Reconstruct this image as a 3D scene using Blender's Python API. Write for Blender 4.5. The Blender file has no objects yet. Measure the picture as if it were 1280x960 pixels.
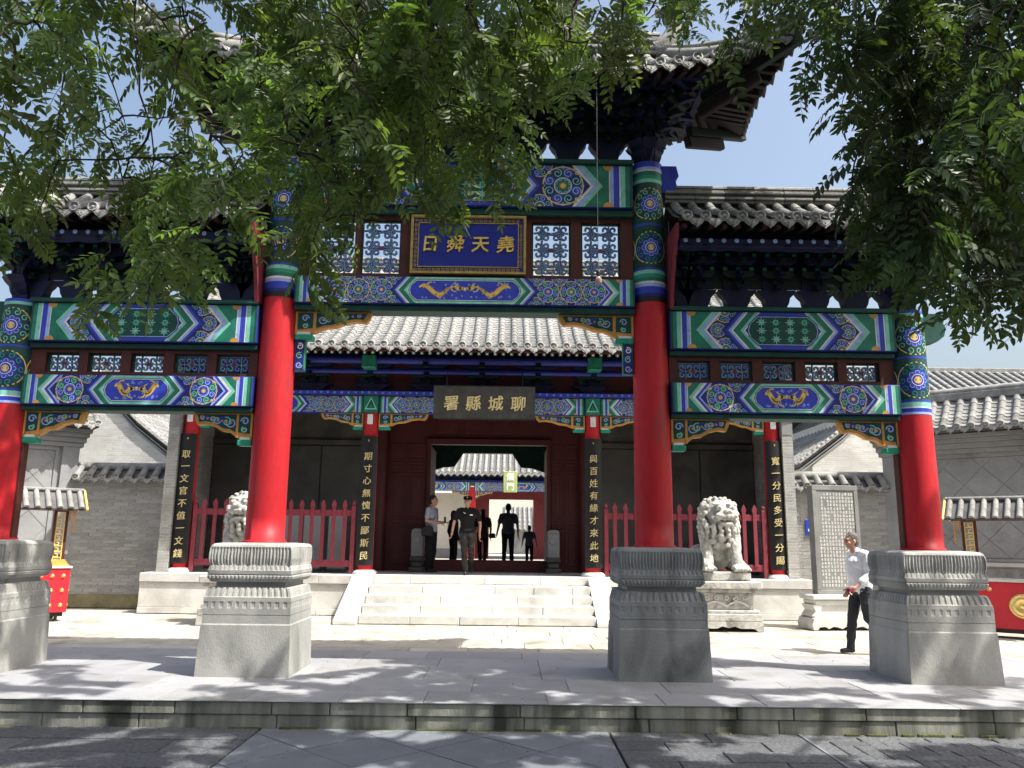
import bpy, bmesh, math, random
import numpy as np
from mathutils import Vector, Matrix, noise
R = math.radians
sin, cos, pi = math.sin, math.cos, math.pi
random.seed(7)
SC = bpy.context.scene
COL = SC.collection

# ------------------------------------------------------------------ camera
cam_d = bpy.data.cameras.new('camera')
cam = bpy.data.objects.new('camera', cam_d)
COL.objects.link(cam)
cam_d.sensor_width = 36
cam_d.lens = 36 * 1000 / 1280
cam_d.clip_start = .05
cam_d.clip_end = 3000
CAM = Vector((.565, -9.96, 1.55))
cam.matrix_world = (Matrix.Translation(CAM) @ Matrix.Rotation(-.005, 4, 'Z')
                    @ Matrix.Rotation(pi / 2 + .192, 4, 'X') @ Matrix.Rotation(.012, 4, 'Z'))
SC.camera = cam

# ------------------------------------------------------------------ light
SUNV = Vector((.88, -.44, 1.62)).normalized()
EL = math.asin(SUNV.z)
AZ = math.atan2(SUNV.x, SUNV.y)
world = bpy.data.worlds.new('World')
SC.world = world
world.use_nodes = True
wn = world.node_tree
sky = wn.nodes.new('ShaderNodeTexSky')
sky.sky_type = 'NISHITA'
sky.sun_disc = False
sky.sun_elevation = EL
sky.sun_rotation = AZ
sky.air_density = 1.3
sky.dust_density = 6.5
sky.ozone_density = 1.0
wn.links.new(sky.outputs[0], wn.nodes['Background'].inputs[0])
wn.nodes['Background'].inputs[1].default_value = .13
sun_d = bpy.data.lights.new('sun', 'SUN')
sun_d.energy = 4.6
sun_d.angle = R(.5)
sun_d.color = (1, .955, .88)
sun = bpy.data.objects.new('sun', sun_d)
COL.objects.link(sun)
sun.rotation_euler = SUNV.to_track_quat('Z', 'Y').to_euler()
sun.location = (20, -10, 40)
SC.view_settings.view_transform = 'Standard'
SC.view_settings.look = 'None'
SC.view_settings.exposure = .92
SC.view_settings.gamma = 1
SC.cycles.max_bounces = 7
SC.cycles.diffuse_bounces = 4
SC.cycles.transmission_bounces = 4
SC.cycles.use_denoising = True

# ------------------------------------------------------------------ materials
def node_mat(name):
    m = bpy.data.materials.new(name)
    m.use_nodes = True
    nt = m.node_tree
    return m, nt, nt.nodes['Principled BSDF'], nt.nodes.new('ShaderNodeTexCoord')

def mixc(nt, fac, a, b, mode='MIX'):
    n = nt.nodes.new('ShaderNodeMix')
    n.data_type = 'RGBA'
    n.blend_type = mode
    for s, v in ((n.inputs[0], fac), (n.inputs[6], a), (n.inputs[7], b)):
        if isinstance(v, (int, float)):
            s.default_value = v
        elif isinstance(v, tuple):
            s.default_value = (*v[:3], 1)
        else:
            nt.links.new(v, s)
    return n.outputs[2]

def nz(nt, tc, scale, detail=4, dist=0, stretch=None):
    n = nt.nodes.new('ShaderNodeTexNoise')
    n.inputs['Scale'].default_value = scale
    n.inputs['Detail'].default_value = detail
    n.inputs['Distortion'].default_value = dist
    v = tc.outputs['Object']
    if stretch:
        mp = nt.nodes.new('ShaderNodeMapping')
        mp.inputs['Scale'].default_value = stretch
        nt.links.new(v, mp.inputs[0])
        v = mp.outputs[0]
    nt.links.new(v, n.inputs['Vector'])
    return n.outputs['Fac']

def ramp(nt, fac, a, b):
    n = nt.nodes.new('ShaderNodeMapRange')
    n.inputs[1].default_value = a
    n.inputs[2].default_value = b
    nt.links.new(fac, n.inputs[0])
    return n.outputs[0]

def mat(name, col, rough=.7, var=.2, scale=3., bump=.15, bscale=30., rnd=0., dirt=None, dirt_amt=.5,
        dscale=1.5, metal=0., stretch=None, spec=.4, coat=0.):
    m, nt, p, tc = node_mat(name)
    lo = tuple(c * (1 - var) for c in col)
    hi = tuple(min(1, c * (1 + var)) for c in col)
    c = mixc(nt, ramp(nt, nz(nt, tc, scale, 6, 0, stretch), .3, .7), lo, hi)
    if dirt:
        c = mixc(nt, ramp(nt, nz(nt, tc, dscale, 9, .6, stretch), .58 - .10 * dirt_amt, .76 - .10 * dirt_amt), c, dirt)
    fine = nz(nt, tc, bscale, 5, 0, stretch)
    c = mixc(nt, .35, c, mixc(nt, fine, (.25, .25, .25), (.78, .78, .78)), 'OVERLAY')
    if rnd:
        oi = nt.nodes.new('ShaderNodeObjectInfo')
        mr = nt.nodes.new('ShaderNodeMapRange')
        mr.inputs[3].default_value = 1 - rnd
        mr.inputs[4].default_value = 1 + rnd
        nt.links.new(oi.outputs['Random'], mr.inputs[0])
        vm = nt.nodes.new('ShaderNodeVectorMath')
        vm.operation = 'SCALE'
        nt.links.new(c, vm.inputs[0])
        nt.links.new(mr.outputs[0], vm.inputs['Scale'])
        c = vm.outputs[0]
    nt.links.new(c, p.inputs['Base Color'])
    p.inputs['Roughness'].default_value = rough
    p.inputs['Metallic'].default_value = metal
    p.inputs['Specular IOR Level'].default_value = spec
    if coat:
        p.inputs['Coat Weight'].default_value = coat
        p.inputs['Coat Roughness'].default_value = .25
    if bump:
        b = nt.nodes.new('ShaderNodeBump')
        b.inputs['Strength'].default_value = bump
        b.inputs['Distance'].default_value = .02
        nt.links.new(fine, b.inputs['Height'])
        nt.links.new(b.outputs[0], p.inputs['Normal'])
    return m

def brick_mat(name, c1, c2, mortar, bw=.28, bh=.062, dirt=None):
    m, nt, p, tc = node_mat(name)
    sx = nt.nodes.new('ShaderNodeSeparateXYZ')
    nt.links.new(tc.outputs['Object'], sx.inputs[0])
    ad = nt.nodes.new('ShaderNodeMath')
    nt.links.new(sx.outputs[0], ad.inputs[0])
    nt.links.new(sx.outputs[1], ad.inputs[1])
    cb = nt.nodes.new('ShaderNodeCombineXYZ')
    nt.links.new(ad.outputs[0], cb.inputs[0])
    nt.links.new(sx.outputs[2], cb.inputs[1])
    wob = nt.nodes.new('ShaderNodeVectorMath')
    wob.operation = 'MULTIPLY_ADD'
    nn = nt.nodes.new('ShaderNodeTexNoise')
    nn.inputs['Scale'].default_value = 5
    nt.links.new(tc.outputs['Object'], nn.inputs['Vector'])
    nt.links.new(nn.outputs['Color'], wob.inputs[0])
    wob.inputs[1].default_value = (.02, .02, 0)
    nt.links.new(cb.outputs[0], wob.inputs[2])
    b = nt.nodes.new('ShaderNodeTexBrick')
    nt.links.new(wob.outputs[0], b.inputs['Vector'])
    b.inputs['Color1'].default_value = (*c1, 1)
    b.inputs['Color2'].default_value = (*c2, 1)
    b.inputs['Mortar'].default_value = (*mortar, 1)
    b.inputs['Scale'].default_value = 1
    b.inputs['Mortar Size'].default_value = .006
    b.inputs['Mortar Smooth'].default_value = .4
    b.inputs['Brick Width'].default_value = bw
    b.inputs['Row Height'].default_value = bh
    c = b.outputs[0]
    c = mixc(nt, .5, c, mixc(nt, nz(nt, tc, 2.2, 8, .4), (.2, .2, .2), (.85, .85, .85)), 'OVERLAY')
    c = mixc(nt, .4, c, mixc(nt, nz(nt, tc, 30, 5), (.2, .2, .2), (.8, .8, .8)), 'OVERLAY')
    if dirt:
        c = mixc(nt, ramp(nt, nz(nt, tc, .9, 8, 1), .5, .75), c, dirt)
    nt.links.new(c, p.inputs['Base Color'])
    p.inputs['Roughness'].default_value = .9
    bp = nt.nodes.new('ShaderNodeBump')
    bp.invert = True
    bp.inputs['Strength'].default_value = .7
    bp.inputs['Distance'].default_value = .008
    nt.links.new(b.outputs['Fac'], bp.inputs['Height'])
    b2 = nt.nodes.new('ShaderNodeBump')
    b2.inputs['Strength'].default_value = .4
    b2.inputs['Distance'].default_value = .01
    nt.links.new(nz(nt, tc, 25, 6), b2.inputs['Height'])
    nt.links.new(bp.outputs[0], b2.inputs['Normal'])
    nt.links.new(b2.outputs[0], p.inputs['Normal'])
    return m

def leaf_mat(name, dark, light, tr=.45):
    m, nt, p, tc = node_mat(name)
    oi = nt.nodes.new('ShaderNodeObjectInfo')
    c = mixc(nt, ramp(nt, nz(nt, tc, 9, 2), .35, .65), dark, light)
    hs = nt.nodes.new('ShaderNodeHueSaturation')
    mr = nt.nodes.new('ShaderNodeMapRange')
    mr.inputs[3].default_value = .7
    mr.inputs[4].default_value = 1.35
    nt.links.new(oi.outputs['Random'], mr.inputs[0])
    nt.links.new(mr.outputs[0], hs.inputs['Value'])
    mr2 = nt.nodes.new('ShaderNodeMapRange')
    mr2.inputs[3].default_value = .485
    mr2.inputs[4].default_value = .515
    nt.links.new(oi.outputs['Random'], mr2.inputs[0])
    nt.links.new(mr2.outputs[0], hs.inputs['Hue'])
    nt.links.new(c, hs.inputs['Color'])
    nt.links.new(hs.outputs[0], p.inputs['Base Color'])
    p.inputs['Roughness'].default_value = .45
    p.inputs['Specular IOR Level'].default_value = .35
    tl = nt.nodes.new('ShaderNodeBsdfTranslucent')
    tcx = mixc(nt, 1., hs.outputs[0], (1.5, 1.6, .5), 'MULTIPLY')
    nt.links.new(tcx, tl.inputs[0])
    mx = nt.nodes.new('ShaderNodeMixShader')
    mx.inputs[0].default_value = tr
    nt.links.new(p.outputs[0], mx.inputs[1])
    nt.links.new(tl.outputs[0], mx.inputs[2])
    nt.links.new(mx.outputs[0], nt.nodes['Material Output'].inputs[0])
    return m

MT = {}
MT['red'] = mat('red_lacquer', (.50, .018, .026), .5, .14, 1.5, .12, 22, dirt=(.33, .035, .035), dirt_amt=.6, dscale=3.2, stretch=(1, 1, .35), spec=.28)
MT['redwood'] = mat('faded_red_paint', (.21, .03, .045), .6, .15, 4, .1, 30, rnd=.08)
MT['maroon'] = mat('dark_maroon_paint', (.065, .011, .011), .55, .2, 3, .1, 25)
MT['redbrown'] = mat('brown_red_timber', (.085, .02, .014), .6, .2, 4, .1, 30)
MT['navy'] = mat('navy_paint', (.012, .022, .20), .55, .25, 5, .08, 40)
MT['blue'] = mat('ultramarine_paint', (.03, .055, .50), .5, .2, 6, .06, 50)
MT['lblue'] = mat('pale_blue_paint', (.36, .48, .86), .55, .15, 6, .05, 50)
MT['white'] = mat('white_paint', (.78, .80, .76), .6, .08, 5, .05, 50)
MT['green'] = mat('emerald_paint', (.015, .19, .12), .5, .25, 6, .06, 50)
MT['lgreen'] = mat('pale_green_paint', (.24, .62, .48), .55, .15, 6, .05, 50)
MT['dgreen'] = mat('dark_green_paint', (.008, .065, .05), .55, .3, 6, .08, 40)
MT['gold'] = mat('gold_leaf', (.84, .58, .14), .42, .12, 12, .08, 60, metal=.1)
MT['ochre'] = mat('orange_ochre_paint', (.62, .30, .07), .55, .2, 8, .06, 50)
MT['stoneshade'] = mat('shaded_weathered_stone', (.25, .265, .265), .8, .22, 2.2, .25, 70, dirt=(.09, .095, .095), dirt_amt=.8, dscale=1.6, stretch=(1, 1, .5))  # darker weathered stone, deepened further with tree shade put into the colour
MT['black'] = mat('black_paint', (.012, .012, .013), .5, .3, 6, .04, 40)
MT['charcoal'] = mat('charcoal_board', (.055, .055, .05), .5, .3, 5, .05, 40)
MT['mblue'] = mat('deep_blue_lacquer', (.012, .02, .27), .35, .1, 5, .02, 40)
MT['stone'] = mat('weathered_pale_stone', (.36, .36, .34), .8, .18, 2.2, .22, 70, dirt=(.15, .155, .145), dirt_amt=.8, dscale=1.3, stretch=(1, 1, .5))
MT['shadedblue'] = mat('eave_shade_blue', (.005, .008, .045), .6, .3, 6, .06, 50)  # blue paint blackened to carry the shade under the eaves
MT['shadedgreen'] = mat('eave_shade_green', (.005, .018, .016), .6, .3, 6, .06, 50)  # green paint with the under-eave shade mixed into its colour
MT['shadedbrown'] = mat('eave_shade_brown', (.016, .010, .009), .7, .3, 6, .06, 50)  # rafter brown taken near black, eave shadow painted in
MT['whitestone'] = mat('white_marble', (.56, .56, .535), .75, .12, 3, .2, 40, dirt=(.42, .41, .38), dirt_amt=.5, rnd=.06)
MT['lionstone'] = mat('carved_granite', (.44, .44, .41), .85, .2, 14, .6, 60, dirt=(.20, .20, .18), dirt_amt=.8, dscale=6)
MT['pave'] = mat('pale_paving', (.40, .38, .33), .85, .12, 2, .3, 50, dirt=(.25, .23, .18), dirt_amt=.6, rnd=.11)
MT['slab'] = mat('smooth_grey_slab', (.295, .30, .315), .7, .1, 1.5, .15, 60, dirt=(.25, .25, .24), dirt_amt=.6, rnd=.09)
MT['kerb'] = mat('stained_kerb_stone', (.29, .295, .25), .85, .25, 3, .4, 40, dirt=(.06, .065, .05), dirt_amt=.9, dscale=1.0, rnd=.16, stretch=(3, 3, .35))
MT['street'] = mat('dark_rough_granite', (.105, .11, .118), .85, .35, 25, .8, 60, rnd=.15)
MT['streetslab'] = mat('bluegrey_smooth_slab', (.165, .18, .20), .7, .12, 2.5, .2, 70, rnd=.09)
MT['joint'] = mat('joint_dirt', (.05, .05, .045), .95, .3, 9, .3, 40)
MT['cjoint'] = mat('pale_joint_sand', (.22, .20, .16), .95, .3, 9, .3, 40)
MT['tile'] = mat('grey_roof_tile', (.225, .228, .222), .8, .25, 7, .5, 40, dirt=(.13, .13, .12), dirt_amt=.7, dscale=3, rnd=.16)
MT['tile_end'] = mat('moulded_tile_end', (.34, .34, .33), .8, .25, 20, .5, 60, dirt=(.12, .12, .11), dirt_amt=.7, dscale=8, rnd=.2)
MT['tiledark'] = mat('dark_roof_bed', (.10, .10, .10), .9, .3, 7, .3, 40)
MT['screenwall'] = mat('smooth_grey_brick', (.27, .28, .285), .85, .1, 3, .2, 40, dirt=(.2, .2, .2), dirt_amt=.5, rnd=.05)
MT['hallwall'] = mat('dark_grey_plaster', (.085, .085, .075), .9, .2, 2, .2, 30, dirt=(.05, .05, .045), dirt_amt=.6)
MT['brick'] = brick_mat('grey_brick', (.38, .38, .36), (.27, .275, .265), (.46, .45, .42), dirt=(.25, .24, .21))
MT['gablebrick'] = brick_mat('pale_washed_brick', (.56, .56, .53), (.45, .45, .43), (.58, .58, .54), dirt=(.42, .41, .38))
MT['moss'] = mat('damp_mossy_plinth', (.20, .18, .10), .9, .3, 4, .3, 30)
MT['bark'] = mat('tree_bark', (.07, .055, .04), .95, .3, 8, .8, 30, stretch=(1, 1, .2))
MT['twig'] = mat('dark_twig', (.035, .03, .02), .9, .3, 8, .2, 30)
MT['leafA'] = leaf_mat('pagoda_tree_leaf', (.066, .104, .042), (.135, .195, .068), .5)
MT['leafB'] = leaf_mat('dark_tree_leaf', (.038, .068, .032), (.07, .11, .045), .38)
MT['skin'] = mat('skin', (.46, .26, .18), .5, .1, 9, .05, 80)
MT['hair'] = mat('black_hair', (.015, .013, .012), .5, .2, 20, .4, 80)
MT['greyhair'] = mat('greying_hair', (.10, .095, .09), .6, .4, 60, .5, 90)
MT['whiteshirt'] = mat('white_cotton', (.75, .77, .82), .85, .04, 5, .15, 60)
MT['greyshirt'] = mat('grey_cotton', (.33, .34, .42), .85, .06, 5, .15, 60)
MT['midshirt'] = mat('slate_shirt', (.16, .17, .20), .85, .06, 5, .15, 60)
MT['blackcloth'] = mat('black_uniform_cloth', (.005, .005, .006), .95, .3, 8, .2, 60)
MT['brownprint'] = mat('brown_print_cloth', (.08, .055, .045), .9, .6, 18, .2, 60)
MT['darktrouser'] = mat('dark_trousers', (.025, .027, .034), .8, .2, 8, .2, 60)
MT['camo'] = mat('grey_camouflage', (.022, .021, .021), .85, .6, 7, .2, 40, dirt=(.07, .07, .065), dirt_amt=.7, dscale=9)
MT['leather'] = mat('black_leather', (.02, .018, .018), .4, .2, 8, .1, 60)
MT['brass'] = mat('brass', (.80, .60, .22), .3, .1, 9, .03, 60, metal=.8)
MT['signred'] = mat('bright_red_paint', (.50, .018, .032), .45, .08, 3, .04, 30)
MT['glassb'] = mat('bulb_glass', (.45, .30, .25), .15, .1, 9, 0, 60, spec=.8)
MT['blueplate'] = mat('blue_enamel', (.02, .05, .45), .4, .05, 9, 0, 60)
MT['cream'] = mat('cream_plaster', (.62, .60, .52), .9, .06, 2, .1, 30)
MT['palegold'] = mat('pale_gold_paint', (.66, .56, .28), .5, .2, 12, .06, 60)
MT['cord'] = mat('grey_cord', (.10, .10, .10), .7)
MT['stele'] = mat('grey_limestone', (.20, .205, .20), .8, .15, 3, .2, 50, dirt=(.13, .13, .13), dirt_amt=.5)
MT['steletext'] = mat('chalky_engraving', (.60, .60, .57), .85, .2, 20, .1, 50)
MT['mint'] = mat('jade_green_paint', (.02, .30, .19), .5, .15, 6, .06, 50)

# ------------------------------------------------------------------ mesh builder
class MB:
    def __init__(s):
        s.v, s.f, s.m, s.sm = [], [], [], []
    def add(s, vs, fs, mi=0, smooth=False):
        n = len(s.v)
        s.v += [tuple(v) for v in vs]
        s.f += [tuple(i + n for i in f) for f in fs]
        s.m += [mi] * len(fs)
        s.sm += [smooth] * len(fs)
        return s
    def box(s, x0, x1, y0, y1, z0, z1, mi=0, ch=0., M=None):
        if x0 > x1: x0, x1 = x1, x0
        if y0 > y1: y0, y1 = y1, y0
        if z0 > z1: z0, z1 = z1, z0
        if not ch:
            vs = [(x, y, z) for x in (x0, x1) for y in (y0, y1) for z in (z0, z1)]
            fs = [(0, 1, 3, 2), (4, 6, 7, 5), (0, 4, 5, 1), (2, 3, 7, 6), (0, 2, 6, 4), (1, 5, 7, 3)]
        else:
            c = min(ch, (x1 - x0) * .45, (y1 - y0) * .45, (z1 - z0) * .45)
            vs, ix = [], {}
            for i, (x, dx) in enumerate(((x0, c), (x1, -c))):
                for j, (y, dy) in enumerate(((y0, c), (y1, -c))):
                    for k, (z, dz) in enumerate(((z0, c), (z1, -c))):
                        ix[i, j, k] = len(vs)
                        vs += [(x, y + dy, z + dz), (x + dx, y, z + dz), (x + dx, y + dy, z)]
            g = lambda i, j, k, a: ix[i, j, k] + a
            fs = [(g(0,0,0,0), g(0,0,1,0), g(0,1,1,0), g(0,1,0,0)), (g(1,0,0,0), g(1,1,0,0), g(1,1,1,0), g(1,0,1,0)),
                  (g(0,0,0,1), g(1,0,0,1), g(1,0,1,1), g(0,0,1,1)), (g(0,1,0,1), g(0,1,1,1), g(1,1,1,1), g(1,1,0,1)),
                  (g(0,0,0,2), g(0,1,0,2), g(1,1,0,2), g(1,0,0,2)), (g(0,0,1,2), g(1,0,1,2), g(1,1,1,2), g(0,1,1,2))]
            for a in (0, 1):
                for b in (0, 1):
                    fs.append((g(a,b,0,0), g(a,b,1,0), g(a,b,1,1), g(a,b,0,1)))
                    fs.append((g(a,0,b,0), g(a,1,b,0), g(a,1,b,2), g(a,0,b,2)))
                    fs.append((g(0,a,b,1), g(1,a,b,1), g(1,a,b,2), g(0,a,b,2)))
                    for d in (0, 1):
                        fs.append((g(a,b,d,0), g(a,b,d,1), g(a,b,d,2)))
        if M is not None:
            vs = [M @ Vector(v) for v in vs]
        return s.add(vs, fs, mi)
    def prism(s, poly, ax, a, b, mi=0, smooth=False):
        """poly in the plane across axis ax (x: (y,z), y: (x,z), z: (x,y)), from a to b; sides as quads, caps as one face"""
        f = {'x': lambda p, t: (t, p[0], p[1]), 'y': lambda p, t: (p[0], t, p[1]), 'z': lambda p, t: (p[0], p[1], t)}[ax]
        n = len(poly)
        s.add([f(p, a) for p in poly] + [f(p, b) for p in poly], [tuple(range(n)), tuple(range(2 * n - 1, n - 1, -1))], mi)
        return s.add([f(p, a) for p in poly] + [f(p, b) for p in poly], [(i, (i + 1) % n, (i + 1) % n + n, i + n) for i in range(n)], mi, smooth)
    def tube(s, pts, r, n=8, mi=0, caps=True, smooth=True, flat=1.):
        pts = [Vector(p) for p in pts]
        m = len(pts)
        rs = r if isinstance(r, (list, tuple)) else [r] * m
        t0 = (pts[1] - pts[0]).normalized()
        a = Vector((0, 0, 1)) if abs(t0.z) < .9 else Vector((1, 0, 0))
        u = t0.cross(a).normalized()
        vs = []
        for i, p in enumerate(pts):
            t = (pts[min(i + 1, m - 1)] - pts[max(i - 1, 0)]).normalized()
            u = (u - t * u.dot(t)).normalized()
            w = t.cross(u)
            for k in range(n):
                an = 2 * pi * k / n
                vs.append(p + u * (cos(an) * rs[i]) + w * (sin(an) * rs[i] * flat))
        fs = [(i * n + k, i * n + (k + 1) % n, (i + 1) * n + (k + 1) % n, (i + 1) * n + k) for i in range(m - 1) for k in range(n)]
        s.add(vs, fs, mi, smooth)
        if caps:
            s.add(vs[:n], [tuple(range(n - 1, -1, -1))], mi)
            s.add(vs[-n:], [tuple(range(n))], mi)
        return s
    def lathe(s, prof, n=24, c=(0, 0, 0), mi=0, smooth=True, ax='z'):
        vs = []
        for r, z in prof:
            for k in range(n):
                a = 2 * pi * k / n
                p = (r * cos(a), r * sin(a), z)
                if ax == 'y': p = (r * cos(a), z, r * sin(a))
                if ax == 'x': p = (z, r * cos(a), r * sin(a))
                vs.append((c[0] + p[0], c[1] + p[1], c[2] + p[2]))
        m = len(prof)
        s.add(vs, [(i * n + k, i * n + (k + 1) % n, (i + 1) * n + (k + 1) % n, (i + 1) * n + k) for i in range(m - 1) for k in range(n)], mi, smooth)
        if prof[0][0] > 1e-6: s.add(vs[:n], [tuple(range(n - 1, -1, -1))], mi)
        if prof[-1][0] > 1e-6: s.add(vs[-n:], [tuple(range(n))], mi)
        return s
    def grid(s, nu, nv, fn, mi=0, smooth=True, wrap=False):
        vs = [fn(i / nu, j / nv) for i in range(nu + 1) for j in range(nv + 1)]
        q = nv + 1
        return s.add(vs, [(i * q + j, (i + 1) * q + j, (i + 1) * q + j + 1, i * q + j + 1) for i in range(nu) for j in range(nv)], mi, smooth)
    def ball(s, c, r, n=8, m=6, mi=0, M=None):
        r = r if isinstance(r, (tuple, list)) else (r, r, r)
        c = Vector(c)
        vs = []
        for i in range(m + 1):
            th = pi * i / m
            for k in range(n):
                a = 2 * pi * k / n
                v = Vector((r[0] * sin(th) * cos(a), r[1] * sin(th) * sin(a), r[2] * cos(th)))
                if M is not None: v = M @ v
                vs.append(c + v)
        return s.add(vs, [(i * n + k, (i + 1) * n + k, (i + 1) * n + (k + 1) % n, i * n + (k + 1) % n) for i in range(m) for k in range(n)], mi, True)
    def mesh(s, name, mats, off=(0, 0, 0)):
        me = bpy.data.meshes.new(name)
        o = Vector(off)
        me.from_pydata([(v[0] - o[0], v[1] - o[1], v[2] - o[2]) for v in s.v], [], s.f)
        for m in (mats if isinstance(mats, (list, tuple)) else [mats]):
            me.materials.append(MT[m] if isinstance(m, str) else m)
        me.polygons.foreach_set('material_index', s.m)
        me.polygons.foreach_set('use_smooth', s.sm)
        me.update()
        return me
    def build(s, name, mats, parent=None, local=False, **kw):
        """one mesh object; coordinates are the place's unless local"""
        off = (0, 0, 0) if (local or parent is None) else wloc(parent)
        o = bpy.data.objects.new(name, s.mesh(name, mats, off))
        COL.objects.link(o)
        o.parent = parent
        return tag(o, **kw)

def wloc(o):
    v = Vector(o.location)
    while o.parent:
        o = o.parent
        v += o.location
    return v

def tag(o, label=None, cat=None, group=None, kind=None):
    if label: o['label'] = label
    if cat: o['category'] = cat
    if group: o['group'] = group
    if kind: o['kind'] = kind
    return o

def thing(name, loc, label, cat, group=None, rz=0., kind=None):
    o = bpy.data.objects.new(name, None)
    o.empty_display_size = .2
    COL.objects.link(o)
    o.location = loc
    o.rotation_euler = (0, 0, rz)
    return tag(o, label, cat, group, kind)

def put(name, mesh, parent, loc, rot=(0, 0, 0), scale=(1, 1, 1), local=False, **kw):
    """a further copy of a shared mesh"""
    o = bpy.data.objects.new(name, mesh)
    COL.objects.link(o)
    o.parent = parent
    o.location = Vector(loc) - (Vector() if (local or parent is None) else wloc(parent))
    o.rotation_euler = rot
    o.scale = scale
    return tag(o, **kw)

def copy_tree(o, parent=None):
    c = o.copy()
    COL.objects.link(c)
    c.parent = parent
    for ch in list(o.children):
        copy_tree(ch, c)
    return c

def lerp(a, b, t): return a + (b - a) * t

for k_, b_ in (('blue', (.06, .08, .30)), ('lblue', (.26, .32, .52)), ('white', (.52, .52, .47)), ('lgreen', (.22, .40, .33)), ('navy', (.03, .035, .12)), ('green', (.03, .13, .09))):
    m = MT[k_]; nt = m.node_tree; p = nt.nodes['Principled BSDF']
    src = p.inputs['Base Color'].links[0].from_socket
    tc = [n for n in nt.nodes if n.type == 'TEX_COORD'][0]
    nt.links.new(mixc(nt, ramp(nt, nz(nt, tc, 7, 9, 1.2), .52, .78), src, b_), p.inputs['Base Color'])
MT['wallbrick'] = mat('grey_brick_piece', (.34, .34, .325), .9, .2, 9, .5, 40, rnd=.16, dirt=(.24, .24, .22), dirt_amt=.6, dscale=4)
MT['mortar'] = mat('pale_mortar', (.40, .39, .36), .95, .2, 9, .3, 40)
MT['dullgold'] = mat('dull_gold_paint', (.42, .30, .08), .5, .2, 12, .08, 60)
MT['darkred'] = mat('dark_red_cloth', (.16, .015, .03), .8)
# ------------------------------------------------------------------ painted timber patterns (thin coats of colour laid on the beam)
PAL = ['navy', 'blue', 'lblue', 'white', 'green', 'lgreen', 'gold', 'ochre', 'black', 'redbrown', 'maroon', 'dgreen', 'mint']
PI_ = {k: i for i, k in enumerate(PAL)}

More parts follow.
